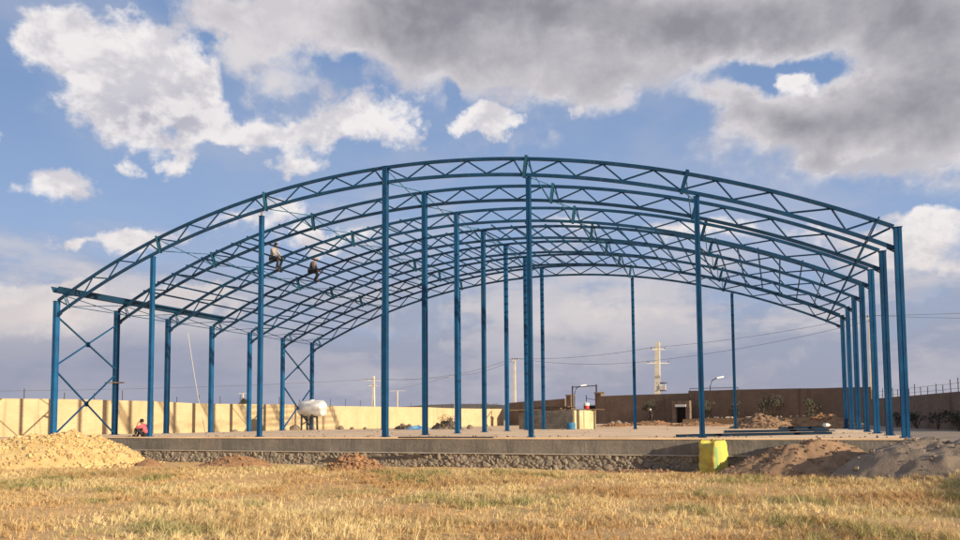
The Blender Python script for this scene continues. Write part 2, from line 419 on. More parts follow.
# ------------------------------------------------------------------ foundation
fo = empty('foundation_platform', (0, 0, 0), 'long grey concrete foundation platform with rubble stone footing under the blue frame', 'foundation')
XL, XR, YF, YB = -18.35, 18.3, -.36, 22.1
b = MB(); b.box(XL, XR, YF - .001, YB, ZS - .055, ZS); b.build('floor_slab', 'floor', fo)
nx, nz = 420, 14
bx_ = np.linspace(XL, XR, nx); bz = np.linspace(ZS - .565, ZS - .056, nz); A, B_ = np.meshgrid(bx_, bz, indexing='ij')
yy = YF + .02 - fbm(A, B_, .8, 3, 1) * .03 - fbm(A * 1, B_ * 4, 2.5, 3, 2) * .012
V_ = np.stack([A.ravel(), yy.ravel(), B_.ravel()], 1)
cb = npmesh('concrete_beam', V_, gridfaces(nx, nz), 'beamconc'); cb.parent = fo
sm_ = MB(); sm_.box(XL + .01, XL + .4, YF + .06, YB - .01, 0, ZS - .057); sm_.build('side_beam', 'beamconc', fo)
sm_ = MB(); sm_.box(XR - .4, XR - .01, YF + .06, YB - .01, 0, ZS - .057); sm_.build('side_beam', 'beamconc', fo)
b = MB(); b.box(XL, XR, YF - .05, YF + .3, ZS - .60, ZS - .566); b.build('ledge', 'mortar', fo)
# rubble footing: cells of stones pushed out
nx, nz = 1300, 26
bx_ = np.linspace(XL, XR, nx); bz = np.linspace(-.1, ZS - .602, nz); A, B_ = np.meshgrid(bx_, bz, indexing='ij')
ns = 1100; sx = rng.uniform(XL, XR, ns); sz = rng.uniform(-.15, .6, ns); hh = rng.uniform(.0, .12, ns)
d1 = np.full(A.shape, 9.); d2 = np.full(A.shape, 9.); hm_ = np.zeros(A.shape)
for i in range(ns):
    i0 = max(0, int((sx[i] - .5 - XL) / (XR - XL) * nx)); i1 = min(nx, int((sx[i] + .5 - XL) / (XR - XL) * nx))
    dd = np.hypot(A[i0:i1] - sx[i], (B_[i0:i1] - sz[i]) * 1.25)
    n_ = dd < d1[i0:i1]; d2[i0:i1] = np.where(n_, d1[i0:i1], np.minimum(d2[i0:i1], dd)); hm_[i0:i1] = np.where(n_, hh[i], hm_[i0:i1]); d1[i0:i1] = np.where(n_, dd, d1[i0:i1])
e_ = np.clip((d2 - d1) / .07, 0, 1)
yy = YF + .03 - e_ * (.02 + hm_ * .55) + fbm(A, B_, 5, 3, 3) * .05 - .12 * (1 - (B_ + .1) / .7) * (.5 + vnoise(A * .6, B_ * 0, 1))
V_ = np.stack([A.ravel(), yy.ravel(), B_.ravel()], 1)
st = npmesh('stone_footing', V_, gridfaces(nx, nz), 'stone', smooth=False); st.parent = fo

# ------------------------------------------------------------------ steel frame
HB, BW, BD, H, RISE, DEP = 6, 36.0 / 6, 21.582 / 6, 6.5, 4.253, .6
WX = 35.908; BW = WX / 6
RR = ((WX / 2) ** 2 + RISE ** 2) / (2 * RISE); ZC = ZS + H + RISE - RR
def arc(x, off=0): return ZC + math.sqrt((RR - off) ** 2 - x * x)
def rad(x, off):                           # point on radial line through the top chord point at x
    z = arc(x) - ZC; k = (RR - off) / RR; return x * k, ZC + z * k
hall = empty('steel_hall_frame', (0, 10.8, ZS), 'bare blue steel frame of an arched hall with tall columns and curved lattice trusses', 'building frame')
def column(x, y, z0, z1, w, d, cap=True, gap=0):
    g_ = .014; e = .03
    prof = [(-w/2, -d/2), (-.012, -d/2), (-.012, -d/2 + g_), (.012, -d/2 + g_), (.012, -d/2), (w/2, -d/2), (w/2, -d/2 + e), (w/2 - g_, -d/2 + e), (w/2 - g_, d/2 - e), (w/2, d/2 - e),
            (w/2, d/2), (-w/2, d/2), (-w/2, d/2 - e), (-w/2 + g_, d/2 - e), (-w/2 + g_, -d/2 + e), (-w/2, -d/2 + e)]
    b = MB(); b.profile(prof, (x, y, z0 + .02), (x, y, z1), (1, 0, 0), (0, 1, 0))
    if cap: b.box(x - w/2 - .02, x + w/2 + .02, y - d/2 - .02, y + d/2 + .02, z1, z1 + .02)
    c = b.build('column', 'steel', hall)
    p = MB(); p.box(x - w * .8, x + w * .8, y - d * .8, y + d * .8, z0 + .001, z0 + .019)
    for i in (-1, 1):
        for j in (-1, 1): p.tube([(x + i * w * .65, y + j * d * .65, z0 + .018), (x + i * w * .65, y + j * d * .65, z0 + .06)], .012, 6)
    p.build('base_plate', 'steel', c)
    return c
kx = lambda k: (k - 3) * BW
sx_off = {1: .22, 2: .12, 3: 0, 4: -.08, 5: -.3}
for j in range(7):
    y = j * BD
    column(kx(0), y, ZS, ZS + H, .21, .23); column(kx(6), y, ZS, ZS + H, .21, .23)
    column(0, y, ZS, arc(0) + .02, .20, .2, True)
    if j in (0, 6):
        for k in (1, 2, 4, 5):
            zt = arc(kx(k), DEP) - .13
            if j == 0 and k == 2: zt -= .16
            column(kx(k), y, ZS, zt, .165, .165, True)
            c = MB(); c.box(kx(k) - .03, kx(k) + .03, y - .03, y + .03, zt + .021, arc(kx(k), DEP) - .05); c.build('column_pin', 'bare' if k == 2 else 'truss', hall)
    # truss
    tp = MB()
    xe = WX / 2 - .1; N = 72
    def chord(off, w, h, name, parent=None):
        b = MB(); rings = []
        lim = xe
        for i in range(N + 1):
            x = -lim + 2 * lim * i / N
            z = ZC + math.sqrt((RR - off) ** 2 - x * x); nx_ = x / (RR - off); nz_ = (z - ZC) / (RR - off)
            p = Vector((x, y, z)); nrm = Vector((nx_, 0, nz_))
            rings.append([p + nrm * (h/2 * a) + Vector((0, w/2 * c_, 0)) for a, c_ in ((-1, -1), (-1, 1), (1, 1), (1, -1))])
        b.quadring(rings); return b.build(name, 'truss', parent)
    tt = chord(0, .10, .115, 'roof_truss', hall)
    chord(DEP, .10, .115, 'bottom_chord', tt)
    wb = MB()
    bk = {k: kx(k) + sx_off[k] for k in sx_off}; bk[0] = -xe + .42; bk[6] = xe - .45
    for k in range(6):
        a, c_ = bk[k], bk[k + 1]; L = c_ - a
        if k < 4: fr = [.015, .17, .31, .45, .60, .745, .92, .985]; top = [1, 0, 1, 0, 1, 0, 1, 0]
        elif k == 4: fr = [.02, .055, .22, .345, .50, .64, .81, .98]; top = [1, 0, 1, 0, 1, 0, 1, 0]
        else: fr = [0, .17, .29, .465, .59, .78, .885, .98]; top = [0, 1, 0, 1, 0, 1, 0, 1]
        pts = []
        for q, t in zip(fr, top):
            X_, Z_ = rad(a + L * q, .05 if t else DEP - .05); pts.append(Vector((X_, y, Z_)))
        for p, q in zip(pts, pts[1:]): wb.tube([p, q], .034, 6)
    # ends next to the columns
    for s_ in (-1, 1):
        X1, Z1 = rad(s_ * (xe - .06), .08); X2, Z2 = rad(s_ * (xe - .42), DEP - .03)
        wb.tube([(X1, y, Z1), (X2, y, Z2)], .024, 6)
        X3, Z3 = rad(bk[6] if s_ > 0 else bk[0], DEP - .05); X4, Z4 = rad(s_ * (xe - .08), .08); wb.tube([(X3, y, Z3), (X4, y, Z4)], .024, 6)
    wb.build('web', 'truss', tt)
    for k in range(7):
        if k == 3: continue
        xa = bk[k]; X1, Z1 = rad(xa, -.13); X2, Z2 = rad(xa, DEP + .10)
        b = MB()
        for q in (-.062, .062): b.beam((X1, y + q, Z1), (X2, y + q, Z2), .11 if 0 < k < 6 else .05, .018, up=(0, 1, 0))
        for fz in (.15, .5, .85): 
            p = Vector((X1, y, Z1)).lerp(Vector((X2, y, Z2)), fz); b.tube([p + Vector((0, -.09, 0)), p + Vector((0, .09, 0))], .02, 6)
        b.build('splice_bracket', 'teal' if k < 5 else 'truss', tt)
    # truss seats on the columns
    for s_ in (-1, 1):
        b = MB(); b.beam((s_ * (xe + .02), y, arc(xe, DEP) - .13), (s_ * (xe - .22), y, arc(xe - .22, DEP) - .085), .12, .03)
        b.build('seat_plate', 'truss', tt)
# longitudinal bracing between neighbouring trusses along each bracket line
for k in range(7):
    xa = bk[k]; X1, Z1 = rad(xa, .0); X2, Z2 = rad(xa, DEP)
    for j in range(6):
        ya, yb = j * BD + .06, (j + 1) * BD - .06
        b = MB(); b.tube([(X1 - .05, ya, Z1), (X2 - .05, yb, Z2)], .019, 6); b.tube([(X2 + .0, ya, Z2), (X1 + .0, yb, Z1)], .019, 6)
        if k == 0: b.tube([(X2 + .06, ya, Z2), (X2 + .06, yb, Z2)], .019, 6)
        b.build('longitudinal_brace', 'teal' if 0 < k < 6 else 'truss', hall)
# purlins on top of the trusses
x = -WX / 2 + .95; i = 0
while x < WX / 2 - .5:
    X1, Z1 = rad(x, -.082)
    if x < -6.5: y0 = BD * (1 if i % 2 == 0 or x < -9 else 2) - .06
    elif x < -2.5: y0 = BD * 2 - .06
    else: y0 = BD * 3 - (.5 if i % 2 else .06)
    nrm = Vector((x / RR, 0, (Z1 - ZC) / RR)).normalized()
    b = MB(); b.beam((X1, y0, Z1), (X1, 6 * BD + .25, Z1), .052, .075, up=tuple(nrm)); b.build('purlin', 'truss', hall)
    x += .93; i += 1
# gutter, open trough on the brackets of the first four frames
b = MB(); gx, gz0 = -WX / 2 + .52, ZS + H + .33
prof = [(-.11, 0), (.13, 0), (.26, .27), (.235, .27), (.115, .02), (-.095, .02), (-.245, .30), (-.27, .30)]
b.profile(prof, (gx, -.55, gz0), (gx, 3 * BD + .25, gz0 + .0), (1, 0, 0), (0, 0, 1)); b.build('gutter', 'galv', hall)
# cross bracing in the left side wall, first and last bay
for j in (0, 5):
    ya, yb = j * BD + .08, (j + 1) * BD - .08; x = -WX / 2 + .02
    for z0, z1 in ((.08, 3.08), (3.42, 5.72)):
        b = MB()
        b.beam((x - .04, ya, ZS + z0), (x - .04, yb, ZS + z1), .05, .10, up=(1, 0, 0)); b.beam((x + .03, ya, ZS + z1), (x + .03, yb, ZS + z0), .05, .10, up=(1, 0, 0))
        zm = ZS + (z0 + z1) / 2; b.box(x - .012, x + .012, (ya + yb) / 2 - .13, (ya + yb) / 2 + .13, zm - .13, zm + .13)
        b.build('wall_brace', 'steel', hall)

# ------------------------------------------------------------------ boundary walls
def wall(name, pts, tops, z0, th, m, label, cat='wall', rods=None, rodh=.5, cop=None, seed=1):
    """polyline wall; tops = top height at every point"""
    o = empty(name, (pts[0][0], pts[0][1], z0), label, cat)
    b = MB(); rs = []
    for i, p in enumerate(pts):
        a = Vector(pts[max(i - 1, 0)]); c = Vector(pts[min(i + 1, len(pts) - 1)]); d = (c - a); n = Vector((-d.y, d.x)).normalized() * th / 2
        p = Vector(p); rs.append([(p.x + n.x, p.y + n.y, z0), (p.x - n.x, p.y - n.y, z0), (p.x - n.x, p.y - n.y, tops[i]), (p.x + n.x, p.y + n.y, tops[i])])
    b.quadring(rs); b.build('wall_panel', m, o)
    if rods:
        L = 0; acc = 0
        for i in range(len(pts) - 1):
            a, c = Vector(pts[i]), Vector(pts[i + 1]); L = (c - a).length; t = acc
            while t < L:
                p = a.lerp(c, t / L); zt = tops[i] + (tops[i + 1] - tops[i]) * t / L
                r_ = MB(); h = rodh * random.uniform(.7, 1.3); r_.tube([(p.x, p.y, zt - .1), (p.x + random.uniform(-.03, .03), p.y, zt + h)], .024, 6); r_.build('rod', 'rod', o)
                t += rods * random.uniform(.85, 1.15)
            acc = t - L
    return o
def subdiv(a, c, za, zc, n, amp, k):
    P_, T_ = [], []
    for i in range(n + 1):
        t = i / n; P_.append((a.x + (c.x - a.x) * t, a.y + (c.y - a.y) * t)); T_.append(za + (zc - za) * t + amp * float(vnoise(np.array(i * .37), np.array(k * 3.1), k)))
    return P_, T_
zc = CAM.z
La, Lb = at(-260, 32.5, 1), at(503, 98, 1)
P_, T_ = subdiv(La, Lb, zc + 1.37, zc + 1.39, 40, .12, 1)
lw = wall('boundary_wall', P_, T_, .6, .25, 'creamwall', 'long sunlit cream block boundary wall along the left side with rods on top', rods=2.1, rodh=.55)
Ba, Bb = at(509, 98, 1), at(566, 90, 1)
P_, T_ = subdiv(Ba, Bb, zc + 2.2, zc + 2.45, 8, .1, 2)
wall('boundary_wall', P_, T_, .8, .3, 'brownwall', 'short brown brick wall left of the gate, beyond the low block shed')
# piece closing the corner between cream and brown wall
Ga, Gb = at(600, 82, 1), at(690, 76, 1)
Bc = at(873, 64.5, 1)
P_, T_ = subdiv(Ga, Gb, zc + 2.50, zc + 2.56, 10, .05, 3)
wall('boundary_wall', P_, T_, .8, .3, 'brownwall', 'lower brown brick wall between the gate and the dark doorway')
P2, T2 = subdiv(Gb, Bc, zc + 2.78, zc + 2.58, 18, .06, 4)
wall('boundary_wall', P2, T2, .8, .32, 'brownwall', 'tall brown brick back wall right of the dark doorway, running behind the columns')
Ra, Rb = at(868, 60, 1), at(1010, 36.5, 1)
P_, T_ = subdiv(Ra, Rb, zc + 1.42, zc + 1.36, 24, .07, 5)
wall('boundary_wall', P_, T_, .7, .3, 'rightwall', 'shaded brick wall at the far right edge with thin posts on top', rods=1.25, rodh=.62)
# low ochre wall in front of the back wall
Oa, Ob = at(684, 68, 1), at(836, 60, 1)
P_, T_ = subdiv(Oa, Ob, zc - .02, zc + .07, 16, .12, 2)
lo = wall('low_wall', P_, T_, .8, .5, 'ochre', 'low ochre earth wall in front of the brown back wall')
b = MB()
for i in range(26):
    t = random.random(); p = Oa.lerp(Ob, t); b.ball((p.x + random.uniform(-.2, .2), p.y + random.uniform(-.2, .2), zc + .04 + .1 * t), random.uniform(.05, .14), 6, 4, (1, 1, .6), .2)
b.build('coping_stone', 'mortar', lo, smooth=False).__setitem__('kind', 'stuff')

# gateway
g1, g2 = at(573, 87.5, 1), at(597, 84, 1)
gt = empty('gateway', (g1.x, g1.y, 1.2), 'tall thin metal gateway with open dark gate leaf between two brown pillars', 'gate')
dv = (g2 - g1); dv.z = 0; dn = dv.normalized()
for p, w_, h_ in ((g1 - dn * .45, .85, 2.75), (g2 + dn * .5, .95, 2.85)):
    b = MB(); b.beam((p.x, p.y, .8), (p.x, p.y, zc + h_), w_, .5, up=tuple(dn.cross(Vector((0, 0, 1))))); b.box(p.x - w_*.6, p.x + w_*.6, p.y - .35, p.y + .35, zc + h_, zc + h_ + .12); b.build('pillar', 'brownwall', gt)
for p in (g1, g2):
    b = MB(); b.beam((p.x, p.y, .9), (p.x, p.y, zc + 3.85), .14, .14); b.build('post', 'darkmetal', gt)
b = MB(); b.beam((g1.x, g1.y, zc + 3.72), (g2.x, g2.y, zc + 3.72), .09, .09); b.build('crossbar', 'darkmetal', gt)
b = MB(); q = g2 - dn * 1.4
b.beam((g2.x, g2.y - .1, 1.2), (g2.x, g2.y - .1, zc + 1.55), .05, .08); b.beam((q.x, q.y - .9, 1.2), (q.x, q.y - .9, zc + 2.7), .07, .07)
for zz in (2.1, 1.55): b.beam((g2.x, g2.y - .1, zc + zz), (q.x, q.y - .9, zc + zz + (.25 if zz > 2 else 0)), .05, .05)
b.quadring([[(g2.x, g2.y - .12, 1.25), (g2.x, g2.y - .12, zc + 1.5), (q.x, q.y - .92, zc + 1.5), (q.x, q.y - .92, 1.25)], [(g2.x, g2.y - .16, 1.25), (g2.x, g2.y - .16, zc + 1.5), (q.x, q.y - .96, zc + 1.5), (q.x, q.y - .96, 1.25)]])
b.build('gate_leaf', 'black', gt)

# doorway in the back wall: frame, lintel, dark opening set just proud of the wall
dp = at(683, 75.2, 1); tv = (Gb - Ga); tv.z = 0; tv.normalize(); nv = Vector((tv.y, -tv.x, 0))
dw = empty('doorway', (dp.x, dp.y, 1.35), 'dark doorway with a white lintel in the brown back wall', 'doorway')
def pl(b, u0, u1, z0, z1, t0, t1):
    a = dp + tv * u0; c = dp + tv * u1
    b.quadring([[a + nv * t0 + Vector((0, 0, z - 1)), c + nv * t0 + Vector((0, 0, z - 1)), c + nv * t1 + Vector((0, 0, z - 1)), a + nv * t1 + Vector((0, 0, z - 1))] for z in (z0, z1)])
b = MB(); pl(b, -.9, -.5, 1.2, 3.25, 0, .5); pl(b, .5, .9, 1.2, 3.25, 0, .5); pl(b, -.9, .9, 3.252, 3.6, 0, .5); b.build('surround', 'rightwall', dw)
b = MB(); pl(b, -.497, .497, 1.2, 3.0, .02, .12); b.build('opening', 'black', dw)
b = MB(); pl(b, -.56, .56, 3.0, 3.24, .13, .56); b.build('lintel', 'white', dw)

# ------------------------------------------------------------------ sheds, tank, barrels
s1 = at(573, 50, 1); 
def block_face(b, a, c, z0, z1, th):
    d = (c - a); d.z = 0; n = Vector((-d.y, d.x, 0)).normalized() * th
    b.quadring([[(a.x, a.y, z), (c.x, c.y, z), (c.x + n.x, c.y + n.y, z), (a.x + n.x, a.y + n.y, z)] for z in (z0, z1)])
sh_ = empty('block_shed', (s1.x, s1.y, ZS - .15), 'low rough block shed with a flat plank roof behind the platform', 'shed')
sl_, sr_ = at(519, 52.5, 1), at(596, 51.5, 1)
zt = zc + .62
M['shedshaded'] = mat('shaded grey shed blocks', (.20, .18, .15), .95, (.30, .26, .21), 2.2, bump=1, bscale=8, extra=block_extra(.4, .2, (.12, .10, .085), 'x'))  # grey stone blocks, with the shaded side's darker tone painted into the colour
M['shedsunlit'] = mat('sunlit shed panel', (.56, .46, .28), .9, (.46, .36, .2), 2)  # sun-facing side of the shed, its sunlit pale yellow painted into the colour
s1.z = 0; sl_.z = 0; sr_.z = 0
b = MB(); block_face(b, sl_, s1, ZS - .3, zt, .2); b.build('front_wall', 'shedshaded', sh_)
s1b = s1 + Vector((.1, .02, 0)); bs = s1 + Vector((1.5, -.25, 0))
b = MB(); block_face(b, s1b, sr_, ZS - .3, zt - .02, .2); b.build('end_wall', 'shedsunlit', sh_)
b = MB(); mid = s1b.lerp(sr_, .45); b.beam((mid.x - .02, mid.y - .03, ZS - .2), (mid.x - .02, mid.y - .03, zt - .05), .06, .05); b.build('door_post', 'woodplank', sh_)
b = MB()
for i in range(9):
    o_ = Vector((0, .35 * i - .35, 0)); z_ = zt + .012 + .004 * (i % 3)
    b.beam(sl_ + o_ + Vector((random.uniform(-.9, -.1), 0, z_ + .03)), sr_ + o_ * .9 + Vector((random.uniform(.02, .3), 0, z_ + .03)), .33, .05)
b.build('roof', 'woodplank', sh_)
b = MB(); 
for i in range(5):
    b.beam(sl_ + Vector((.6 + .3 * i, .5 + .2 * i, zt + .13 + .055 * (i % 3))), s1 + Vector((-.9 + .2 * i, .4 + .25 * i, zt + .13 + .055 * (i % 3))), .22, .05)
st_ = b.build('plank_stack', 'woodplank', origin=sl_ + Vector((0, 0, zt))); tag(st_, 'loose weathered planks lying on the low shed roof', 'planks')

def barrel(p, r, h, m, name, label, cat, lid=None):
    o = empty(name, p, label, cat); x, y, z = p
    b = MB(); pr = [(0, .93), (.06, 1), (.33, .97), (.35, 1.03), (.37, .97), (.64, .97), (.66, 1.03), (.68, .97), (.94, 1), (1, .92)]
    b.tube([(x, y, z + h * t) for t, _ in pr], r, 18, [r * k for _, k in pr]); b.build('drum', m, o, smooth=True)
    b = MB(); b.tube([(x, y, z + h + .001), (x, y, z + h + .03)], r * .9, 18); b.tube([(x + r * .5, y, z + h + .03), (x + r * .5, y, z + h + .05)], r * .15, 8); b.build('lid', lid or m, o)
    return o
p = at(571, 48.2, ZS - .12); barrel(tuple(p), .29, .52, 'bluebarrel', 'barrel', 'small blue plastic barrel in front of the low shed corner', 'barrel')
p = at(586.5, 52.4, zt + .1); b0 = empty('water_cooler', tuple(p), 'red and white water cooler standing on the low shed roof', 'cooler')
b = MB(); b.tube([(p.x, p.y, p.z), (p.x, p.y, p.z + .22)], .2, 14); b.build('body', 'redplastic', b0, smooth=False)
b = MB(); b.tube([(p.x, p.y, p.z + .221), (p.x, p.y, p.z + .38), (p.x, p.y, p.z + .42)], .2, 14, [.205, .2, .12]); b.tube([(p.x - .12, p.y, p.z + .42), (p.x, p.y, p.z + .5), (p.x + .12, p.y, p.z + .42)], .015, 6); b.build('lid', 'white', b0)

# white water tank
tk = at(312, 55, ZS - .12); tank = empty('water_tank', tuple(tk), 'white horizontal cylindrical water tank on a dark stand by the cream wall', 'tank')
ax_ = Vector((math.cos(R(4)), math.sin(R(4)), 0)); cz = zc + .93; rt = .58
cen = Vector((tk.x, tk.y, cz)); L = 2.0
b = MB(); pr = [(-.5, .05), (-.497, .45), (-.485, .75), (-.46, .93), (-.43, 1), (.43, 1), (.46, .93), (.485, .75), (.497, .45), (.5, .05)]
b.tube([cen + ax_ * L * t for t, _ in pr], rt, 32, [rt * k for _, k in pr]); b.build('tank_shell', 'white', tank, smooth=True)
b = MB(); b.tube([cen + Vector((0, 0, rt - .02)), cen + Vector((0, 0, rt + .05))], .16, 12); b.build('hatch', 'white', tank)
sd = Vector((-ax_.y, ax_.x, 0))
for t in (-.32, .1):
    for s_ in (-1, 1):
        b = MB(); p = cen + ax_ * L * t
        b.beam((p + sd * .42 * s_) + Vector((0, 0, ZS - .2 - cz)), (p + sd * .34 * s_) + Vector((0, 0, -.40)), .1, .1); b.build('leg', 'darkmetal', tank)
b = MB()
for t in (-.32, .1):
    p = cen + ax_ * L * t; b.beam(p - sd * .42 + Vector((0, 0, -.62)), p + sd * .42 + Vector((0, 0, -.62)), .1, .1)
b.beam(cen + ax_ * L * -.32 - sd * .40 + Vector((0, 0, -1.2)), cen + ax_ * L * .1 - sd * .36 + Vector((0, 0, -.7)), .06, .06)
b.build('cradle', 'darkmetal', tank)

# ------------------------------------------------------------------ poles, lamps, wires
def pole(px, d, top_py, w0, w1, label, arms=(), lean=0, trafo=False):
    base = at(px, d, .95); top = at(px + lean, d, py=top_py)
    o = empty('utility_pole', tuple(base), label, 'utility pole', 'concrete utility poles beyond the walls')
    b = MB(); b.beam(base, top, w0, w0 * .8, up=(0, 1, 0), taper=w1 / w0); b.build('shaft', 'poleconc', o)
    tips = []
    for (dy, wd) in arms:
        c = top + Vector((0, 0, -dy)); a = right0 * wd / 2
        m = MB(); m.beam(c - a - fwd0 * .15, c + a - fwd0 * .15, .09, .09); m.build('crossarm', 'poleconc', o)
        for s_ in (-1, 0, 1):
            q = c + a * (s_ * .92) - fwd0 * .15
            i_ = MB(); i_.tube([q + Vector((0, 0, .04)), q + Vector((0, 0, .12)), q + Vector((0, 0, .2)), q + Vector((0, 0, .24))], .05, 8, [.03, .07, .06, .03]); i_.build('insulator', 'insul', o)
            tips.append(q + Vector((0, 0, .24)))
    if trafo:
        c = base.lerp(top, .42)
        m = MB(); m.beam(c - right0 * .2 - fwd0 * .2, c + right0 * 1.0 - fwd0 * .2, .12, .1); m.beam(c - right0 * .1 - fwd0 * .2 + Vector((0,0,.9)), c + right0 * 1.1 - fwd0 * .2 + Vector((0,0,.9)), .08, .1); m.build('platform', 'darkmetal', o)
        m = MB(); q = c + right0 * .55 - fwd0 * .25; m.box(q.x - .33, q.x + .33, q.y - .25, q.y + .25, q.z + .06, q.z + .72)
        for i in range(6): m.box(q.x - .30 + .11 * i, q.x - .27 + .11 * i, q.y - .33, q.y + .33, q.z + .12, q.z + .6)
        m.build('transformer', 'white', o)
        m = MB()
        for i in range(3): m.tube([(q.x - .2 + .2 * i, q.y, q.z + .72), (q.x - .2 + .2 * i, q.y, q.z + .98)], .035, 8)
        m.build('bushing', 'insul', o)
    return o, top, tips
pA, tA, xA = pole(373.5, 134, 376, .55, .36, 'concrete pole with two crossarms standing behind the middle of the cream wall', arms=((.8, 3.4), (1.7, 2.0)))
pB, tB, xB = pole(397.5, 206, 390.5, .42, .30, 'small far concrete pole with a single T arm over the cream wall', arms=((.1, 4.4),))
pC, tC, xC = pole(455, 140, 376, .28, .2, 'thin far concrete pole with a small T arm behind the tall central columns', arms=((.1, 2.0),))
pD, tD, xD = pole(514.5, 104, 359.5, .42, .26, 'plain tall pale concrete pole at the end of the cream wall', arms=((.1, .7),))
pE, tE, xE = pole(657.5, 88, 342, .74, .5, 'thick concrete pole carrying a transformer behind the brown wall', arms=((.9, 1.7), (2.5, 2.6)), trafo=True)
pF, tF, xF = pole(873.5, 74, 317, .55, .22, 'tall tapering pale pole seen between the right side columns', lean=-4, arms=((.12, .6),))
pG, tG, xG = pole(243, 190, 393, .4, .3, 'short distant pole just above the cream wall left of the tank', arms=((.1, 2.2),))
wires = MB()
def wire(a, c, sag, r=.02):
    pts = [a.lerp(c, i / 14) - Vector((0, 0, sag * 1.6 * (i / 14) * (1 - i / 14))) for i in range(15)]; wires.tube(pts, r, 5)
off_r1 = at(1130, 60, py=303); off_r2 = at(1130, 60, py=316)
T0 = Vector((0, 0, .25))
wire(xF[0], off_r1, .5, .014); wire(xF[2], off_r2, .6, .014); wire(xE[0], xF[0], 1.0, .016); wire(xE[3], xF[1] - Vector((0, 0, .5)), 1.1, .016)
wire(xD[0], xE[0], 1.2, .018); wire(xD[2], xE[3], 1.4, .018); wire(xC[0], xD[0], .8, .022); wire(xC[2], xD[2] , 1.3, .022)
wire(xA[0], xC[0], 1.0, .022); wire(xA[2], xC[2], 1.0, .022); wire(xA[1], at(-200, 80, py=392), 1.5, .02); wire(xB[0], xC[1], .6, .02)
tag(wires.build('power_line', 'darkmetal', origin=tA), 'thin sagging overhead power lines strung between the concrete poles', 'power line')
def lamp(px, d, head_py, side, label):
    base = at(px, d, .95); h = at(px, d, py=head_py)
    o = empty('street_lamp', tuple(base), label, 'street lamp', 'street lamps beyond the wall')
    b = MB(); b.tube([base, h - Vector((0, 0, .9)), h - Vector((0, 0, .3)) + right0 * side * .2, h + right0 * side * .75], .05, 8); b.build('lamp_post', 'darkmetal', o)
    b = MB(); c = h + right0 * side * .75; b.beam(c, c + right0 * side * .75 + Vector((0, 0, .13)), .26, .16); b.build('lamp_head', 'lampwhite', o)
lamp(710, 84, 378, 1, 'street lamp with a white head above the wall right of the doorway')
lamp(574.5, 95, 386, 1, 'street lamp with a white head seen through the gateway')
a_, c_ = at(690, 73.3, py=388.5), at(738, 72, py=387.6)
b = MB(); b.tube([a_, c_], .035, 6); b.tube([a_, Vector((a_.x, a_.y, 3.9))], .03, 6); b.tube([c_, Vector((c_.x, c_.y, 3.9))], .03, 6)
tag(b.build('rail', 'rod', origin=a_), 'thin dark horizontal rail on top of the back wall beside the lamp', 'rail')

# ------------------------------------------------------------------ heaps
def heap(name, c, rx, ry, h, m, label, cat, yaw=0, rough=.25, rocks=0, rr=(.03, .1), k=0, zb=0.0, power=1.3, rockm=None, skirt=1.0):
    n = 90; a = np.linspace(-1.15, 1.15, n); A, B_ = np.meshgrid(a, a, indexing='ij')
    ang = np.arctan2(B_, A); rad_ = np.hypot(A, B_) * (1 + .22 * vnoise(ang * 1.3 + k * 5.3, np.full_like(ang, k * 2.2), k))
    prof = np.clip(1 - rad_ ** power, 0, 1) ** .9
    prof = prof * (1 + rough * fbm(A * 3 + k, B_ * 3, 1.2, 4, k)) 
    z = prof * h + rough * .25 * h * fbm(A * 9, B_ * 9, 1.0, 3, k + 2) * (prof > .02)
    cy, sy = math.cos(yaw), math.sin(yaw)
    x = c[0] + A * rx * cy - B_ * ry * sy; y = c[1] + A * rx * sy + B_ * ry * cy
    base = np.where((y > -.5) & (np.abs(x) < 18.4), .05, gz(x, y)) if zb is None else (gz(x, y) if zb == 'g' else zb + 0 * x)
    zz = base + z - .04
    zz = np.where(rad_ > 1.0, base - .12, zz)
    o = npmesh(name, np.stack([x.ravel(), y.ravel(), zz.ravel()], 1), gridfaces(n, n), m, origin=(c[0], c[1], float(np.mean(base))))
    tag(o, label, cat)
    if rocks:
        b = MB()
        for i in range(rocks):
            u, v = (random.gauss(0, .45), random.gauss(0, .45)) if random.random() < .4 else (random.uniform(-1, 1), random.uniform(-1, 1))
            if abs(u) > 1.05 or abs(v) > 1.05: continue
            ii, jj = int((u + 1.15) / 2.3 * (n - 1)), int((v + 1.15) / 2.3 * (n - 1))
            r_ = random.uniform(*rr) * (1 if random.random() < .93 else 1.7); zq = zz[ii, jj]
            if rad_[ii, jj] > .98: zq = (base if np.isscalar(base) else base[ii, jj])
            b.ball((x[ii, jj] + random.uniform(-.05, .05), y[ii, jj] + random.uniform(-.05, .05), zq + r_ * .2), r_, 6, 4, (1, random.uniform(.6, 1), random.uniform(.5, .9)), .22)
        ch = b.build('rubble', rockm or m, o); ch['kind'] = 'stuff'
    return o
M['sandrock'] = mat('pale lumps', (.64, .47, .22), .98, (.50, .33, .15), 3.5, extra=lambda P, c: mix(sstep(noise(P, 4.5, 2, .5), .60, .66) * .8, c, (.25, .14, .08)))
p = at(48, 31.5, 0)
heap('sand_pile', (p.x, p.y), 4.3, 2.3, 1.22, 'sand', 'large pale yellow pile of sandy rubble in front of the left corner column', 'sand pile', yaw=R(22), rough=.28, rocks=3400, rr=(.018, .09), k=1, zb=None, power=2.6, rockm='sandrock')
p = at(-60, 32.5, 0)
heap('sand_pile', (p.x, p.y), 4.0, 2.4, 1.25, 'sand', 'pale rubble pile cut by the left edge of the view', 'sand pile', yaw=R(15), rough=.3, rocks=1500, rr=(.03, .085), k=2, zb=None, power=2.2, rockm='sandrock')
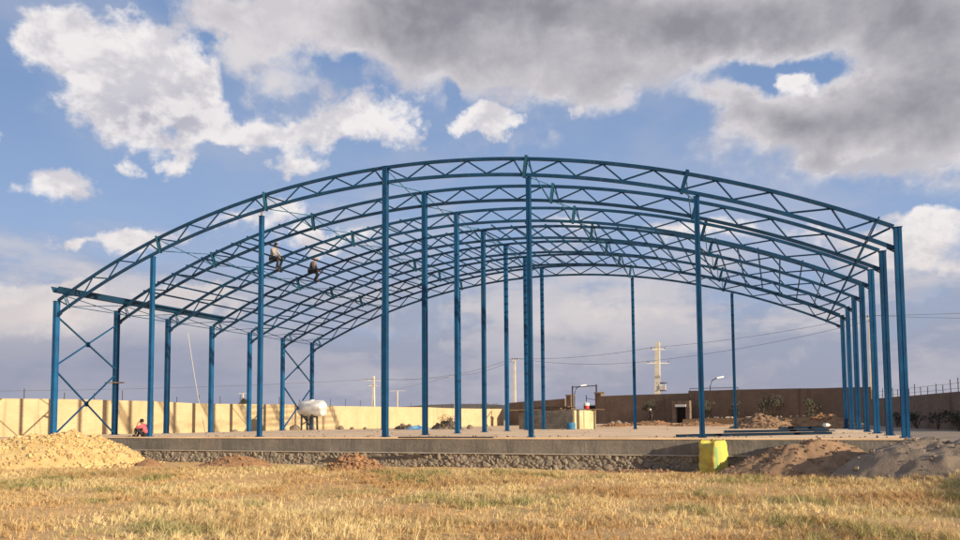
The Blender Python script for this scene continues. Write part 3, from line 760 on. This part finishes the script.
def fheap(px, d, rx, ry, h, m, label, zb=None, **kw):
    p = at(px, d, 0); return heap('dirt_pile', (p.x, p.y), rx, ry, h, m, label, 'dirt pile', zb=zb, **kw)
fheap(238, 28.7, 1.75, .55, .48, 'redearth', 'low flat reddish earth pile against the footing, left of the tall front columns', k=3, rocks=220, rr=(.02, .06), power=1.6, yaw=.1)
fheap(355, 27.2, 1.35, .6, .55, 'redearth', 'lumpy reddish earth pile against the footing below the ridge column', k=4, rocks=420, rr=(.025, .08), rough=.5, yaw=.1)
fheap(148, 30.2, .7, .4, .3, 'redearth', 'tiny earth pile at the right foot of the sand pile', k=2, rocks=60, rr=(.02, .05))
fheap(812, 23.4, 2.9, 1.2, 1.04, 'earth', 'sunlit brown earth mound right of the yellow bag', k=5, rocks=700, rr=(.012, .055), rough=.4, yaw=.3)
fheap(962, 21.2, 3.5, 2.0, 1.22, 'greyearth', 'shaded grey earth bank at the right corner of the platform', k=1, rocks=420, rr=(.01, .055), rough=.3, yaw=.25, power=2.2, zb=.1)
fheap(745, 24.6, .8, .3, .35, 'earth', 'small dark earth bank just right of the yellow bag', k=3, rocks=150, rr=(.02, .06))
fheap(640, 25.3, 1.6, .3, .14, 'redearth', 'thin strip of loose soil left of the yellow bag', k=0, rocks=80, rr=(.02, .05))
def bheap(px, d, rx, ry, h, m, label, zb='g', **kw):
    p = at(px, d, 0); return heap('dirt_pile', (p.x, p.y), rx, ry, h, m, label, 'dirt pile', zb=zb, **kw)
bheap(762, 50, 2.2, 1.3, 1.0, 'earth', 'brown earth mound in the yard behind the platform', k=2, rocks=200, rr=(.04, .12), rough=.4)
bheap(828, 50, 2.2, 1.6, .95, 'redearth', 'reddish earth mound behind the right side columns', k=4, rocks=150, rr=(.04, .12), rough=.4)
bheap(447, 60, 1.3, .8, .75, 'greyearth', 'dark heap of rubble and brush before the cream wall', k=1, rocks=120, rr=(.05, .14), rough=.6)
bheap(404, 56, .9, .6, .42, 'greyearth', 'little dark rubble heap beside the blue sheet', k=5, rocks=60, rr=(.05, .12), rough=.6)
bheap(652, 66, 2.6, 1.0, .42, 'redearth', 'low tan soil bank in the yard in front of the standing person', k=1, rocks=120, rr=(.04, .1), rough=.5)
bheap(700, 62, 2.4, .9, .38, 'redearth', 'low tan soil bank left of the low ochre wall end', k=3, rocks=120, rr=(.04, .1), rough=.5)
bheap(616, 64, 1.5, .7, .3, 'redearth', 'small tan soil heap right of the low shed', k=0, rocks=80, rr=(.04, .1), rough=.5)
bheap(792, 56, 2.4, .9, .5, 'redearth', 'low tan soil heap between the taller brown mound and the reddish mound', k=2, rocks=120, rr=(.04, .1), rough=.5)
# stones lying at the foot of the cream wall and about the yard
for i, (px, d, r_) in enumerate([(294.5, 60, .42), (341, 66, .3), (352, 66, .2), (365, 67, .18), (398, 60, .28), (470, 62, .3), (490, 50.5, .3), (240, 47, .3), (235, 52, .22), (612, 70, .3), (618, 71, .35), (626, 72, .2)]):
    p = at(px, d, 1); z = float(gz(p.x, p.y)); b = MB(); b.ball((p.x, p.y, z + r_ * .4), r_, 10, 7, (1, .8, .7), .12)
    lab = ['large dark boulder left of the tank stand', 'brown stone by the cream wall foot right of the tank', 'small stone by the cream wall, second right of the tank', 'pebble-like stone by the cream wall, third right of the tank',
           'pale stone left of the blue sheet', 'brown stone right of the brush heap', 'dark stone beside the low shed left end', 'dark stone at the foot of a left side column', 'smaller stone left of the dark column-foot stone',
           'left stone of three at the brown wall foot', 'middle and biggest stone of three at the brown wall foot', 'right stone of three at the brown wall foot'][i]
    tag(b.build('boulder', 'greyearth', origin=(p.x, p.y, z), smooth=False), lab, 'stone', 'stones lying in the yard')
# faded blue sheet
p = at(418, 53, 1); z = ZS - .15; n = 16
a = np.linspace(-1, 1, n); A, B_ = np.meshgrid(a, a, indexing='ij')
zz = z + .05 + .36 * np.clip(1 - A ** 2, 0, 1) * np.clip(1 - B_ ** 2, 0, 1) * (1 + fbm(A * 3, B_ * 3, 1, 3, 1)) + .06 * fbm(A * 6, B_ * 6, 1, 2, 2)
o = npmesh('tarpaulin', np.stack([(p.x + A * .95 + B_ * .2).ravel(), (p.y + B_ * .6).ravel(), zz.ravel()], 1), gridfaces(n, n), 'tarpblue', origin=(p.x, p.y, z)); tag(o, 'crumpled faded blue sheet lying in the yard before the cream wall', 'tarpaulin')
sm_ = o.modifiers.new('t', 'SOLIDIFY'); sm_.thickness = .012

# ------------------------------------------------------------------ steel lying on the slab
A0 = at(676, 26.0, ZS); B0 = at(832, 29.2, ZS)
dirb = (B0 - A0).normalized(); nb = Vector((-dirb.y, dirb.x, 0))
labs = ['long dark blue beam lying lowest on the slab edge', 'long dark blue beam lying behind the front one', 'dark blue beam stacked on top of the lying beams', 'short dark blue beam on top at the right end of the stack']
for i, (o_, z_, s0, s1_) in enumerate([(0, .045, 0, 1), (.26, .045, .12, .99), (.13, .155, .30, 1.0), (.2, .25, .66, .99)]):
    a = A0.lerp(B0, s0) + nb * o_; c = A0.lerp(B0, s1_) + nb * o_; w, h, t = .09, .09, .01
    b = MB(); prof = [(-w/2, -h/2), (w/2, -h/2), (w/2, -h/2 + t), (t/2, -h/2 + t), (t/2, h/2 - t), (w/2, h/2 - t), (w/2, h/2), (-w/2, h/2), (-w/2, h/2 - t), (-t/2, h/2 - t), (-t/2, -h/2 + t), (-w/2, -h/2 + t)]
    b.profile(prof, a + Vector((0, 0, z_ + .005)), c + Vector((0, 0, z_ + .005)), nb, (0, 0, 1))
    tag(b.build('steel_beam', 'beamdark', origin=a), labs[i], 'beam', 'steel beams lying on the slab')
a = at(399, 27.6, ZS + .03); c = at(493, 26.6, ZS + .03)
b = MB(); b.beam(a, c, .2, .05); tag(b.build('plank', 'darkmetal', origin=a), 'long dark plank lying flat on the front edge of the slab', 'plank')
for i, (px, d, lab) in enumerate([(840, 31, 'pale plank lying near the right columns, nearer one'), (852, 34, 'pale plank lying near the right columns, farther one')]):
    p = at(px, d, ZS + .04); b = MB(); b.beam(p - right0 * .9 + fwd0 * .3, p + right0 * .9, .3, .07); tag(b.build('plank', 'mortar', origin=p), lab, 'plank')
p = at(826, 28.6, ZS + .45); b = MB(); b.ball((p.x, p.y, ZS + .36), .13, 8, 6, (1.2, .8, .5), .2); tag(b.build('cloth_bundle', 'white', origin=(p.x, p.y, ZS + .38)), 'small pale bundle of cloth on the end of the beam stack', 'bundle')
# small gravel left of the third left-hand columns, on the slab
b = MB()
for i in range(260):
    x = random.uniform(-17.9, 17.9); y = random.uniform(-.2, 21.8)
    if random.random() < .6: y = abs(random.gauss(0, .8)) - .1
    r_ = random.uniform(.012, .05); b.ball((x, y, ZS + r_ * .4), r_, 5, 4, (1, 1, .7), .2)
tag(b.build('gravel', 'greyearth'), 'loose gravel scattered over the slab', 'gravel', kind='stuff')

# ------------------------------------------------------------------ yellow bag
yb = at(714, 24.45, 0); z0 = float(gz(yb.x, yb.y)) - .09
def yel_extra(P, c):
    x, y, z = sep(P)
    u = vdot(P, tuple(right0)) - float(Vector((yb.x, yb.y, 0)).dot(right0))
    n_ = (noise(P, 3, 3, .6) - .5) * .14
    gr = sstep(X.op('ABSOLUTE', u + .03 + n_ * .5), .075, .04) * sstep(z, z0 + .2, z0 + .3) * sstep(z * -1.0, -(z0 + 1.0), -(z0 + .88))
    rd = sstep(X.op('ABSOLUTE', u + .17 + n_), .06, .03) * sstep(z, z0 + .18, z0 + .3) * sstep(z * -1.0, -(z0 + .82), -(z0 + .7))
    fy = X(X.tree.nodes.new('ShaderNodeNewGeometry').outputs['Normal']); 
    c = mix(gr * .8, c, (.10, .30, .12)); return mix(rd * .5, c, (.50, .20, .05))
M['yellow'] = mat('yellow woven plastic', (.58, .49, .085), .65, (.46, .38, .09), 3, bump=.5, bscale=6, extra=yel_extra, bdist=.05)
bag = empty('bulk_bag', (yb.x, yb.y, z0), 'big yellow bulk bag with green and red print standing against the platform', 'bag')
rings = []; nn = 40
for iz in range(25):
    t = iz / 24; z = z0 + 1.10 * t; sq = []
    w = .335 * (1 + .06 * math.sin(math.pi * t)) * (1 - .04 * t); dpt = .32 * (1 + .12 * math.sin(math.pi * t))
    for k in range(nn):
        a = 2 * math.pi * k / nn; ca, sa = math.cos(a), math.sin(a); e = 2 / 7.0
        x = w * math.copysign(abs(ca) ** e, ca); y = dpt * math.copysign(abs(sa) ** e, sa)
        cr_ = .05 * math.exp(-((x + .06) / .1) ** 2) * (1 if y < 0 else 0)
        y += cr_ * (1.2 + math.sin(5 * t)); y += .02 * math.sin(9 * x + 7 * t) + .012 * math.sin(21 * t + 4 * x)
        zz = z
        if t > .85: zz += (t - .85) / .15 * (.05 * math.cos(2 * a) - .10 * math.exp(-((x - .02) / .09) ** 2))
        X_ = x - .02 * t
        th = R(-36); sq.append((yb.x + X_ * math.cos(th) - y * math.sin(th), yb.y + X_ * math.sin(th) + y * math.cos(th), zz))
    rings.append(sq)
last = rings[-1]; cxy = (sum(p[0] for p in last) / nn, sum(p[1] for p in last) / nn)
for s_, dzz in ((.85, -.03), (.5, -.12), (.08, -.14)): rings.append([(cxy[0] + (p[0] - cxy[0]) * s_, cxy[1] + (p[1] - cxy[1]) * s_, p[2] + dzz) for p in last])
b = MB(); b.quadring(rings); b.build('sack', 'yellow', bag, smooth=True)
th = R(-36)
for sx_, sy_ in ((-1, -1), (1, -1), (-1, 1), (1, 1)):
    x, y = sx_ * .27 - .02, sy_ * .25
    q = Vector((yb.x + x * math.cos(th) - y * math.sin(th), yb.y + x * math.sin(th) + y * math.cos(th), z0 + 1.08)); e = Vector((math.cos(th), math.sin(th), 0)) * .06 * -sx_
    b = MB(); b.tube([q, q + Vector((0, 0, .10)) + e * .4, q + Vector((0, 0, .08)) + e * 1.3, q + e * 1.7 - Vector((0, 0, .03))], .018, 6); b.build('lifting_loop', 'yellow', bag)

# ------------------------------------------------------------------ people
def skinmesh(name, verts, edges, m, parent, root=0, sub=1):
    me = bpy.data.meshes.new(name); bm = bmesh.new(); lay = bm.verts.layers.skin.verify()
    for i, (p, r_) in enumerate(verts):
        v = bm.verts.new(p); r_ = (r_, r_) if not isinstance(r_, tuple) else r_; v[lay].radius = r_; v[lay].use_root = (i == root)
    bm.verts.ensure_lookup_table()
    for a, c in edges: bm.edges.new((bm.verts[a], bm.verts[c]))
    bm.to_mesh(me); bm.free(); me.materials.append(M[m])
    o = bpy.data.objects.new(name, me); C.objects.link(o); o.parent = parent; o['_o'] = parent['_o']
    s_ = o.modifiers.new('skin', 'SKIN'); s_.use_smooth_shade = True
    if sub: q = o.modifiers.new('sub', 'SUBSURF'); q.levels = sub; q.render_levels = sub
    return o
M['skin'] = mat('skin', (.36, .20, .13), .6)
M['hair'] = mat('black hair', (.015, .012, .01), .7)
M['shirt_grey'] = mat('pale grey shirt', (.36, .34, .32), .9, (.28, .26, .25), 8)
M['shirt_dark'] = mat('dark shirt', (.06, .055, .055), .9)
M['shirt_pink'] = mat('pink red shirt', (.62, .13, .16), .9, (.52, .09, .12), 8)
M['trouser'] = mat('dark trousers', (.03, .03, .035), .9)
M['boot'] = mat('boots', (.04, .03, .025), .7)
M['capbeige'] = mat('beige cap', (.40, .27, .18), .8)
def person(loc, yaw, J, shirt, hat, label, scale=1.0, trousers='trouser'):
    """J: joints in a local frame, x right, y forwards, z up, origin at the seat or feet"""
    o = empty('person', loc, label, 'person'); o.rotation_euler = (0, 0, yaw); o.scale = (scale,) * 3
    v = []; e = []
    def add(p, r_, par=None):
        v.append((p, r_)); 
        if par is not None: e.append((par, len(v) - 1))
        return len(v) - 1
    L = lambda a, c, t: tuple(Vector(J[a]).lerp(Vector(J[c]), t))
    pel = add(J['pelvis'], (.14, .11)); wa = add(J['waist'], (.125, .10), pel); ch = add(J['chest'], (.155, .11), wa); ne = add(J['neck'], .055, ch)
    h0 = add(L('neck', 'head', .45), (.06, .07), ne); h1 = add(J['head'], (.078, .098), h0); h2 = add(tuple(Vector(J['head']) + (Vector(J['head']) - Vector(J['neck'])).normalized() * .085), (.06, .075), h1)
    f_ = Vector(J.get('face', (0, 1, 0))).normalized(); add(tuple(Vector(J['head']) + f_ * .10 - Vector((0, 0, .02))), .014, h1)
    for s_ in ('l', 'r'):
        sh0 = add(J['sh' + s_], .058, ch); el_ = add(J['el' + s_], .042, sh0); fo_ = add(L('el' + s_, 'wr' + s_, .35), .041, el_); wr = add(J['wr' + s_], .027, fo_)
        hd = (Vector(J['ha' + s_]) - Vector(J['wr' + s_])).normalized(); sd_ = hd.cross(f_).normalized() if abs(hd.dot(f_)) < .9 else Vector((1, 0, 0)); bend = hd.cross(sd_).normalized()
        pm = add(tuple(Vector(J['wr' + s_]) + hd * .07), (.038, .018), wr)
        for q, (of, ln) in enumerate(((-.03, .055), (-.01, .07), (.01, .075), (.03, .065))):
            k1 = add(tuple(Vector(J['wr' + s_]) + hd * .105 + sd_ * of), .009, pm); k2 = add(tuple(Vector(J['wr' + s_]) + hd * (.105 + ln * .6) + sd_ * of + bend * .012), .008, k1); add(tuple(Vector(J['wr' + s_]) + hd * (.105 + ln) + sd_ * of + bend * .035), .007, k2)
        t1 = add(tuple(Vector(J['wr' + s_]) + hd * .06 + sd_ * -.05), .010, pm); add(tuple(Vector(J['wr' + s_]) + hd * .09 + sd_ * -.065 + bend * .02), .009, t1)
        hp_ = add(J['hip' + s_], .082, pel); kn = add(J['kn' + s_], .056, hp_); cf = add(L('kn' + s_, 'an' + s_, .3), .056, kn); an = add(J['an' + s_], .034, cf); add(L('an' + s_, 'to' + s_, .8), .026, an)
    skinmesh('body', v, e, 'skin', o)
    g_ = .014; c = []; ce = []
    def addc(p, r_, par=None):
        c.append((p, r_)); 
        if par is not None: ce.append((par, len(c) - 1))
        return len(c) - 1
    a0 = addc(tuple(Vector(J['pelvis']) + Vector((0, 0, .02))), (.15, .125)); a1 = addc(J['waist'], (.145, .118), a0); a2 = addc(J['chest'], (.172, .125), a1); addc(L('chest', 'neck', .75), .072, a2)
    for s_ in ('l', 'r'):
        b1 = addc(J['sh' + s_], .075, a2); b2 = addc(J['el' + s_], .056, b1); addc(L('el' + s_, 'wr' + s_, .75), .042, b2)
    skinmesh('shirt', c, ce, shirt, o)
    c = []; ce = []; a0 = addc(J['pelvis'], (.152, .122))
    for s_ in ('l', 'r'):
        b1 = addc(J['hip' + s_], .097, a0); b2 = addc(J['kn' + s_], .072, b1); b3 = addc(L('kn' + s_, 'an' + s_, .4), .066, b2); addc(L('kn' + s_, 'an' + s_, .94), .056, b3)
    skinmesh('trousers', c, ce, trousers, o)
    for s_ in ('l', 'r'):
        c = []; ce = []; b1 = addc(J['an' + s_], .062); b2 = addc(L('an' + s_, 'to' + s_, .4), .06, b1); addc(tuple(Vector(L('an' + s_, 'to' + s_, 1.12))), .054, b2)
        skinmesh('shoe', c, ce, 'boot', o)
    hv = Vector(J['head']); upd = (hv - Vector(J['neck'])).normalized()
    ov = Vector(loc); b = MB(); b.ball(ov + hv + upd * .035 - f_ * .022, .1, 14, 10, (.84, 1.0, .95), .02)
    if hat == 'hair': b.build('hair', 'hair', o, smooth=True)
    else:
        cc = ov + hv + upd * .06 + f_ * .10; sdv = f_.cross(upd).normalized() * .075
        b.quadring([[cc - sdv - f_ * .04, cc + sdv - f_ * .04, cc + sdv * .7 + f_ * .06 - upd * .02, cc - sdv * .7 + f_ * .06 - upd * .02], [p_ + upd * .012 for p_ in (cc - sdv - f_ * .04, cc + sdv - f_ * .04, cc + sdv * .7 + f_ * .06 - upd * .02, cc - sdv * .7 + f_ * .06 - upd * .02)]])
        b.build('cap', hat, o, smooth=True)
    return o
sit = dict(pelvis=(0, 0, .10), waist=(0, .03, .27), chest=(0, .09, .46), neck=(0, .13, .60), head=(0, .18, .72), face=(0, 1, -.25),
           shl=(-.19, .09, .52), shr=(.19, .09, .52), ell=(-.23, .24, .30), elr=(.23, .20, .29), wrl=(-.14, .42, .20), wrr=(.15, .38, .16), hal=(-.12, .5, .15), har=(.13, .46, .10),
           hipl=(-.09, .04, .09), hipr=(.09, .04, .09), knl=(-.15, .40, .06), knr=(.13, .38, .10), anl=(-.15, .34, -.36), anr=(.12, .46, -.32), tol=(-.16, .47, -.42), tor=(.13, .60, -.37))
def on_truss(px, j, dy=0, dz=0):
    """point on the top chord of frame j that lies on a photograph column"""
    y = j * BD; u = (px - 480) / F
    lo, hi = -17., 17.
    for _ in range(60):
        mdl = (lo + hi) / 2; p = Vector((mdl, y, arc(mdl))) - CAM
        if p.dot(RV) / p.dot(fwd) > u: hi = mdl
        else: lo = mdl
    return Vector((mdl, y + dy, arc(mdl) + dz))
w1 = on_truss(272.5, 2, 0, .03); 
sitT = dict(sit); sitT.update(anl=(-.16, .26, -.46), anr=(.14, .30, -.44), tol=(-.15, .42, -.50), tor=(.14, .46, -.48))
person(tuple(w1), R(-84), sitT, 'shirt_grey', 'hair', 'worker in pale grey shirt and dark trousers, left one sitting up on the roof truss', scale=1.16)
w2 = on_truss(310.5, 3, 0, .03)
sit2 = dict(sitT); sit2.update(chest=(0, .16, .44), neck=(0, .22, .57), head=(0, .28, .68), shl=(-.19, .16, .50), shr=(.19, .16, .50), wrl=(-.12, .50, .06), wrr=(.14, .52, .04), hal=(-.1, .57, 0), har=(.12, .60, -.02), waist=(0, .06, .26), anl=(-.16, .10, -.44), knl=(-.15, .36, -.02), tol=(-.15, .24, -.52), anr=(.14, .42, -.44), tor=(.14, .56, -.50))
person(tuple(w2), R(-78), sit2, 'shirt_dark', 'capbeige', 'worker in dark clothes and light cap, right one sitting on the roof truss leaning forward', scale=1.12)
p = at(144.8, 34.0, ZS)
squat = dict(pelvis=(0, -.02, .12), waist=(0, -.04, .26), chest=(0, .04, .46), neck=(0, .12, .58), head=(0, .17, .69), face=(0, 1, -.35), shl=(-.18, .06, .50), shr=(.18, .06, .50), ell=(-.22, .28, .38), elr=(.22, .28, .36),
             wrl=(-.06, .36, .54), wrr=(.08, .44, .30), hal=(-.03, .34, .62), har=(.05, .50, .25), hipl=(-.09, .03, .11), hipr=(.09, .03, .11), knl=(-.14, .40, .40), knr=(.14, .42, .36), anl=(-.12, .36, .07), anr=(.12, .40, .07), tol=(-.13, .52, .04), tor=(.13, .56, .04))
person((p.x, p.y, ZS), R(100), squat, 'shirt_pink', 'hair', 'person in pink red shirt sitting hunched on the slab beside a front column', scale=.98)
stand = dict(pelvis=(0, 0, .92), waist=(0, .01, 1.08), chest=(0, .0, 1.30), neck=(0, .01, 1.46), head=(0, .03, 1.58), face=(0, 1, 0), shl=(-.19, 0, 1.38), shr=(.19, 0, 1.38), ell=(-.25, -.03, 1.10), elr=(.25, -.02, 1.10), wrl=(-.24, .08, .87), wrr=(.24, .10, .88), hal=(-.23, .1, .80), har=(.23, .13, .81),
             hipl=(-.09, 0, .88), hipr=(.09, 0, .88), knl=(-.11, .03, .48), knr=(.12, -.02, .48), anl=(-.12, 0, .08), anr=(.13, -.06, .08), tol=(-.13, .15, .03), tor=(.15, .09, .03))
M['capwhite'] = mat('white cap', (.75, .73, .70), .8)
p = at(651, 74.5, 1); person((p.x, p.y, float(gz(p.x, p.y))), R(150), stand, 'shirt_dark', 'capwhite', 'small distant person in dark clothes and white cap standing by the brown wall', scale=.84)

# ------------------------------------------------------------------ small things on the frame
b = MB(); q = Vector((-WX / 2, BD, ZS + 2.72)); b.beam(q + right0 * -.45 - fwd0 * .16, q + right0 * .55 - fwd0 * .16, .22, .05)
tag(b.build('plank', 'woodplank', origin=q), 'short wooden plank tied across the second left side column', 'plank')
rp0 = at(188, 34, py=333); rp1 = at(206, 34.5, ZS + .02)
b = MB(); pts = [rp0.lerp(rp1, i / 10) - Vector((0, 0, .25 * 4 * (i / 10) * (1 - i / 10))) for i in range(11)]; b.tube(pts, .013, 6)
M['rope'] = mat('pale rope', (.50, .46, .40), .9)
tag(b.build('rope', 'rope', origin=rp0), 'thin pale rope hanging slanted from the gutter to the slab', 'rope')
# barbed wire strands above the right wall
b = MB()
for zz in (.2, .5):
    a, c = Vector((Ra.x, Ra.y, zc + 1.42 + zz)), Vector((Rb.x, Rb.y, zc + 1.36 + zz)); b = MB(); b.tube([a.lerp(c, i / 20) + Vector((0, 0, random.uniform(-.02, .02))) for i in range(21)], .009, 5)
    tag(b.build('fence_wire', 'rod', origin=a), 'thin %s wire strand strung between the posts on the right wall' % ('lower' if zz < .3 else 'upper'), 'wire')

# ------------------------------------------------------------------ shade-casting building right of the view
bd = empty('brick_building', (38, -16, 0), 'plain brick building standing beyond the right edge of the view', 'building')
b = MB(); b.box(35.2, 43, -34, -2.0, -.3, 4.0); b.build('wall_panel', 'rightwall', bd)
b = MB(); b.box(35.0, 43.2, -34.2, -1.8, 4.0, 4.16); b.build('roof', 'beamconc', bd)
for i in range(5):
    b = MB(); y0 = -31 + 6 * i; b.box(35.13, 35.197, y0, y0 + 1.4, 1.0, 2.3); b.build('window', 'black', bd)

# ------------------------------------------------------------------ shrubs
M['leaf'] = mat('dusty leaves', (.055, .055, .035), .9, (.085, .075, .05), 6)
M['leafdark'] = mat('dark leaves', (.03, .036, .02), .85, (.05, .052, .028), 6)
M['bark'] = mat('twig bark', (.12, .09, .06), .9)
def shrub(px, d, h, w, label, m='leaf', name='shrub', z=None, n=420, trunk=.25):
    p = at(px, d, 1); z = float(gz(p.x, p.y)) if z is None else z
    o = empty(name, (p.x, p.y, z), label, 'tree' if name == 'tree' else 'shrub')
    b = MB()
    for i in range(7):
        a = random.uniform(0, 6.28); r_ = random.uniform(.1, .42) * w; top = Vector((p.x + math.cos(a) * r_, p.y + math.sin(a) * r_, z + h * random.uniform(.6, .92)))
        b.tube([(p.x, p.y, z), Vector((p.x, p.y, z)).lerp(top, .5) + Vector((random.uniform(-.05, .05), 0, .05)), top], .02, 5, [.035 * h * .6 + .01, .018, .007])
    b.build('trunk' if name == 'tree' else 'stem', 'bark', o)
    cl = [(random.uniform(-.36, .36) * w, random.uniform(-.36, .36) * w, h * random.uniform(trunk + .1, .9), random.uniform(.16, .3) * w) for _ in range(9)]
    V_, F_ = [], []
    for i in range(n):
        c = random.choice(cl); v = Vector((random.gauss(0, 1), random.gauss(0, 1), random.gauss(0, .9))).normalized() * c[3] * random.random() ** .4
        q = Vector((p.x + c[0], p.y + c[1], z + c[2])) + v; a = Vector((random.gauss(0, 1), random.gauss(0, 1), random.gauss(0, 1))).normalized(); e = a.orthogonal().normalized(); s_ = random.uniform(.035, .075) * (h * .5 + .4)
        k = len(V_); V_ += [tuple(q + a * s_), tuple(q + e * s_ * .5), tuple(q - a * s_), tuple(q - e * s_ * .5)]; F_.append((k, k + 1, k + 2, k + 3))
    cr_ = npmesh('crown' if name == 'tree' else 'foliage', np.array(V_), np.array(F_), m, smooth=False, origin=(p.x, p.y, z)); cr_.parent = o; cr_.location = (0, 0, 0)
    return o
shrub(650, 77, 2.4, 1.5, 'thin dusty young tree against the brown wall behind the standing person', name='tree', trunk=.45)
shrub(708, 72.5, 2.1, 1.5, 'dusty shrub against the brown wall just right of the tall front column', n=380)
shrub(735, 71, 2.2, 1.3, 'dusty narrow shrub behind a rear column, right of the lamp', n=380)
shrub(772, 69.5, 2.6, 2.2, 'widest dusty shrub in the middle of the brown back wall', n=520)
shrub(812, 67, 2.3, 1.5, 'dusty shrub left of the right side columns', n=420)
shrub(917, 46.5, 1.05, 1.1, 'low dark bush at the foot of the right wall just beside the corner column', 'leafdark')
shrub(938, 43, 1.1, 1.2, 'low round dark bush second along the right wall foot', 'leafdark')
shrub(959, 38.5, 1.1, 1.1, 'low dark bush at the right wall foot cut by the picture edge', 'leafdark')
shrub(897, 52, 1.0, .8, 'low dark bush seen between the two nearest right columns', 'leafdark', n=250)
shrub(490, 112, 3.5, 2.4, 'small pale green tree rising behind the end of the cream wall', name='tree')
shrub(245, 78, 3.3, 1.1, 'small dark upright tree showing over the cream wall at left', 'leafdark', name='tree')
shrub(336, 95, 2.75, 1.6, 'dark treetop just showing over the cream wall right of the tank', 'leafdark', name='tree')
shrub(447, 59.5, .95, 2.2, 'dry dark brushwood on the rubble heap before the cream wall', 'leafdark', z=ZS + .1, n=300)

# ------------------------------------------------------------------ dry grass, blade by blade
def grass():
    N = 420000
    d = np.sqrt(rng.uniform(9.0 ** 2, 28.5 ** 2, N)); u = rng.uniform(-1.0, 1.0, N) * .80 + .0
    x = CAM.x + d * (fwd0.x + u * right0.x); y = CAM.y + d * (fwd0.y + u * right0.y)
    # gather into tufts
    cx = np.round(x / .23); cy = np.round(y / .23)
    hsh = np.sin(cx * 127.1 + cy * 311.7) * 43758.5453; h1 = hsh - np.floor(hsh); hsh2 = np.sin(cx * 269.5 + cy * 183.3) * 43758.5453; h2 = hsh2 - np.floor(hsh2)
    tuft = (h1 < .62) & (rng.random(N) < .8)
    x = np.where(tuft, (cx + (h1 - .3) * .8) * .23 + (x - cx * .23) * .42, x); y = np.where(tuft, (cy + (h2 - .5) * .9) * .23 + (y - cy * .23) * .42, y)
    dens = fbm(x, y, .35, 4, 1) + .35 * vnoise(x * 1.7, y * 1.7, 4)
    edge = ss(-y + fbm(x, y, .8, 3, 2) * 1.2, 1.5, 3.2)
    edge = edge * (1 - ss(x + y * .5 + fbm(x, y, .5, 3, 3) * 2, 15.8, 17.0) * ss(y, -9, -6) * .9)
    pile = (np.hypot((x + 13.3) / 4.6, (y + 2.6) / 2.4) > 1.0)
    keep = (rng.random(N) < (.10 + 1.15 * ss(dens, -.35, .25)) * edge) & (y < -1.2)
    x, y, h1, h2, dens, d, tuft = (q[keep] for q in (x, y, h1, h2, dens, d, tuft)); n = len(x)
    z = gz(x, y) - .01
    hgt = rng.uniform(.025, .085, n) * (.6 + .9 * h2) * (1 + .7 * np.clip(dens + .2, 0, 1)) + np.where(tuft, .04, 0)
    green = fbm(x, y, .55, 4, 3) + .5 * (vnoise(x * 2.3, y * 2.3, 5)) + ss(x - y * .25, 15.5, 19.0) * .12 * ss(-y, 4, 8)
    isg = ss(green, .12, .42) * (h1 * .7 + .4)
    hgt = hgt * (1 + .55 * isg) * np.where(rng.random(n) < .008, 2.0, 1)
    ang = rng.uniform(0, 2 * np.pi, n); lean = rng.uniform(.2, 1.5, n) * hgt; w = rng.uniform(.0026, .006, n) * (1 + d / 26)
    wx, wy = -np.sin(ang + .6) * w, np.cos(ang + .6) * w; lx, ly = np.cos(ang) * lean, np.sin(ang) * lean
    V_ = np.zeros((n, 6, 3)); P_ = np.stack([x, y, z], 1); Wv = np.stack([wx, wy, 0 * w], 1)
    m1 = P_ + np.stack([lx * .35, ly * .35, hgt * .6], 1); t1 = P_ + np.stack([lx, ly, hgt], 1)
    V_[:, 0] = P_ - Wv; V_[:, 1] = P_ + Wv; V_[:, 2] = m1 + Wv * .8; V_[:, 3] = m1 - Wv * .8; V_[:, 4] = t1 + Wv * .15; V_[:, 5] = t1 - Wv * .15
    b0 = np.arange(n)[:, None] * 6; F_ = np.concatenate([b0 + np.array([[0, 1, 2, 3]]), b0 + np.array([[3, 2, 4, 5]])], 0)
    tint = np.repeat(np.clip(isg + rng.normal(0, .10, n), 0, 1), 6); dry = np.repeat(np.clip(.5 + fbm(x, y, .4, 4, 2) * 1.5 + rng.normal(0, .2, n), 0, 1), 6)
    return V_.reshape(-1, 3), F_, {'green': tint, 'dry': dry}
m = bpy.data.materials.new('dry grass blades'); m.use_nodes = True; t = m.node_tree; X.tree = t
pb = t.nodes['Principled BSDF']; pb.inputs['Roughness'].default_value = .75; pb.inputs['Specular IOR Level'].default_value = .2
a1 = t.nodes.new('ShaderNodeAttribute'); a1.attribute_name = 'green'; a2 = t.nodes.new('ShaderNodeAttribute'); a2.attribute_name = 'dry'
c = mix(X(a2.outputs['Fac']), (.56, .36, .165), (.84, .68, .36)); c = mix(X(a1.outputs['Fac']), c, (.34, .33, .13))
t.links.new(c, pb.inputs['Base Color']); tr = t.nodes.new('ShaderNodeBsdfTranslucent'); t.links.new(c, tr.inputs['Color'])
ms = t.nodes.new('ShaderNodeMixShader'); ms.inputs[0].default_value = .3; t.links.new(pb.outputs[0], ms.inputs[1]); t.links.new(tr.outputs[0], ms.inputs[2]); t.links.new(ms.outputs[0], t.nodes['Material Output'].inputs[0])
M['grass'] = m
V_, F_, at_ = grass(); gr = npmesh('dry_grass', V_, F_, 'grass', smooth=False, attr=at_)
tag(gr, 'dry golden grass with greenish tufts covering the field in front', 'grass', kind='stuff')
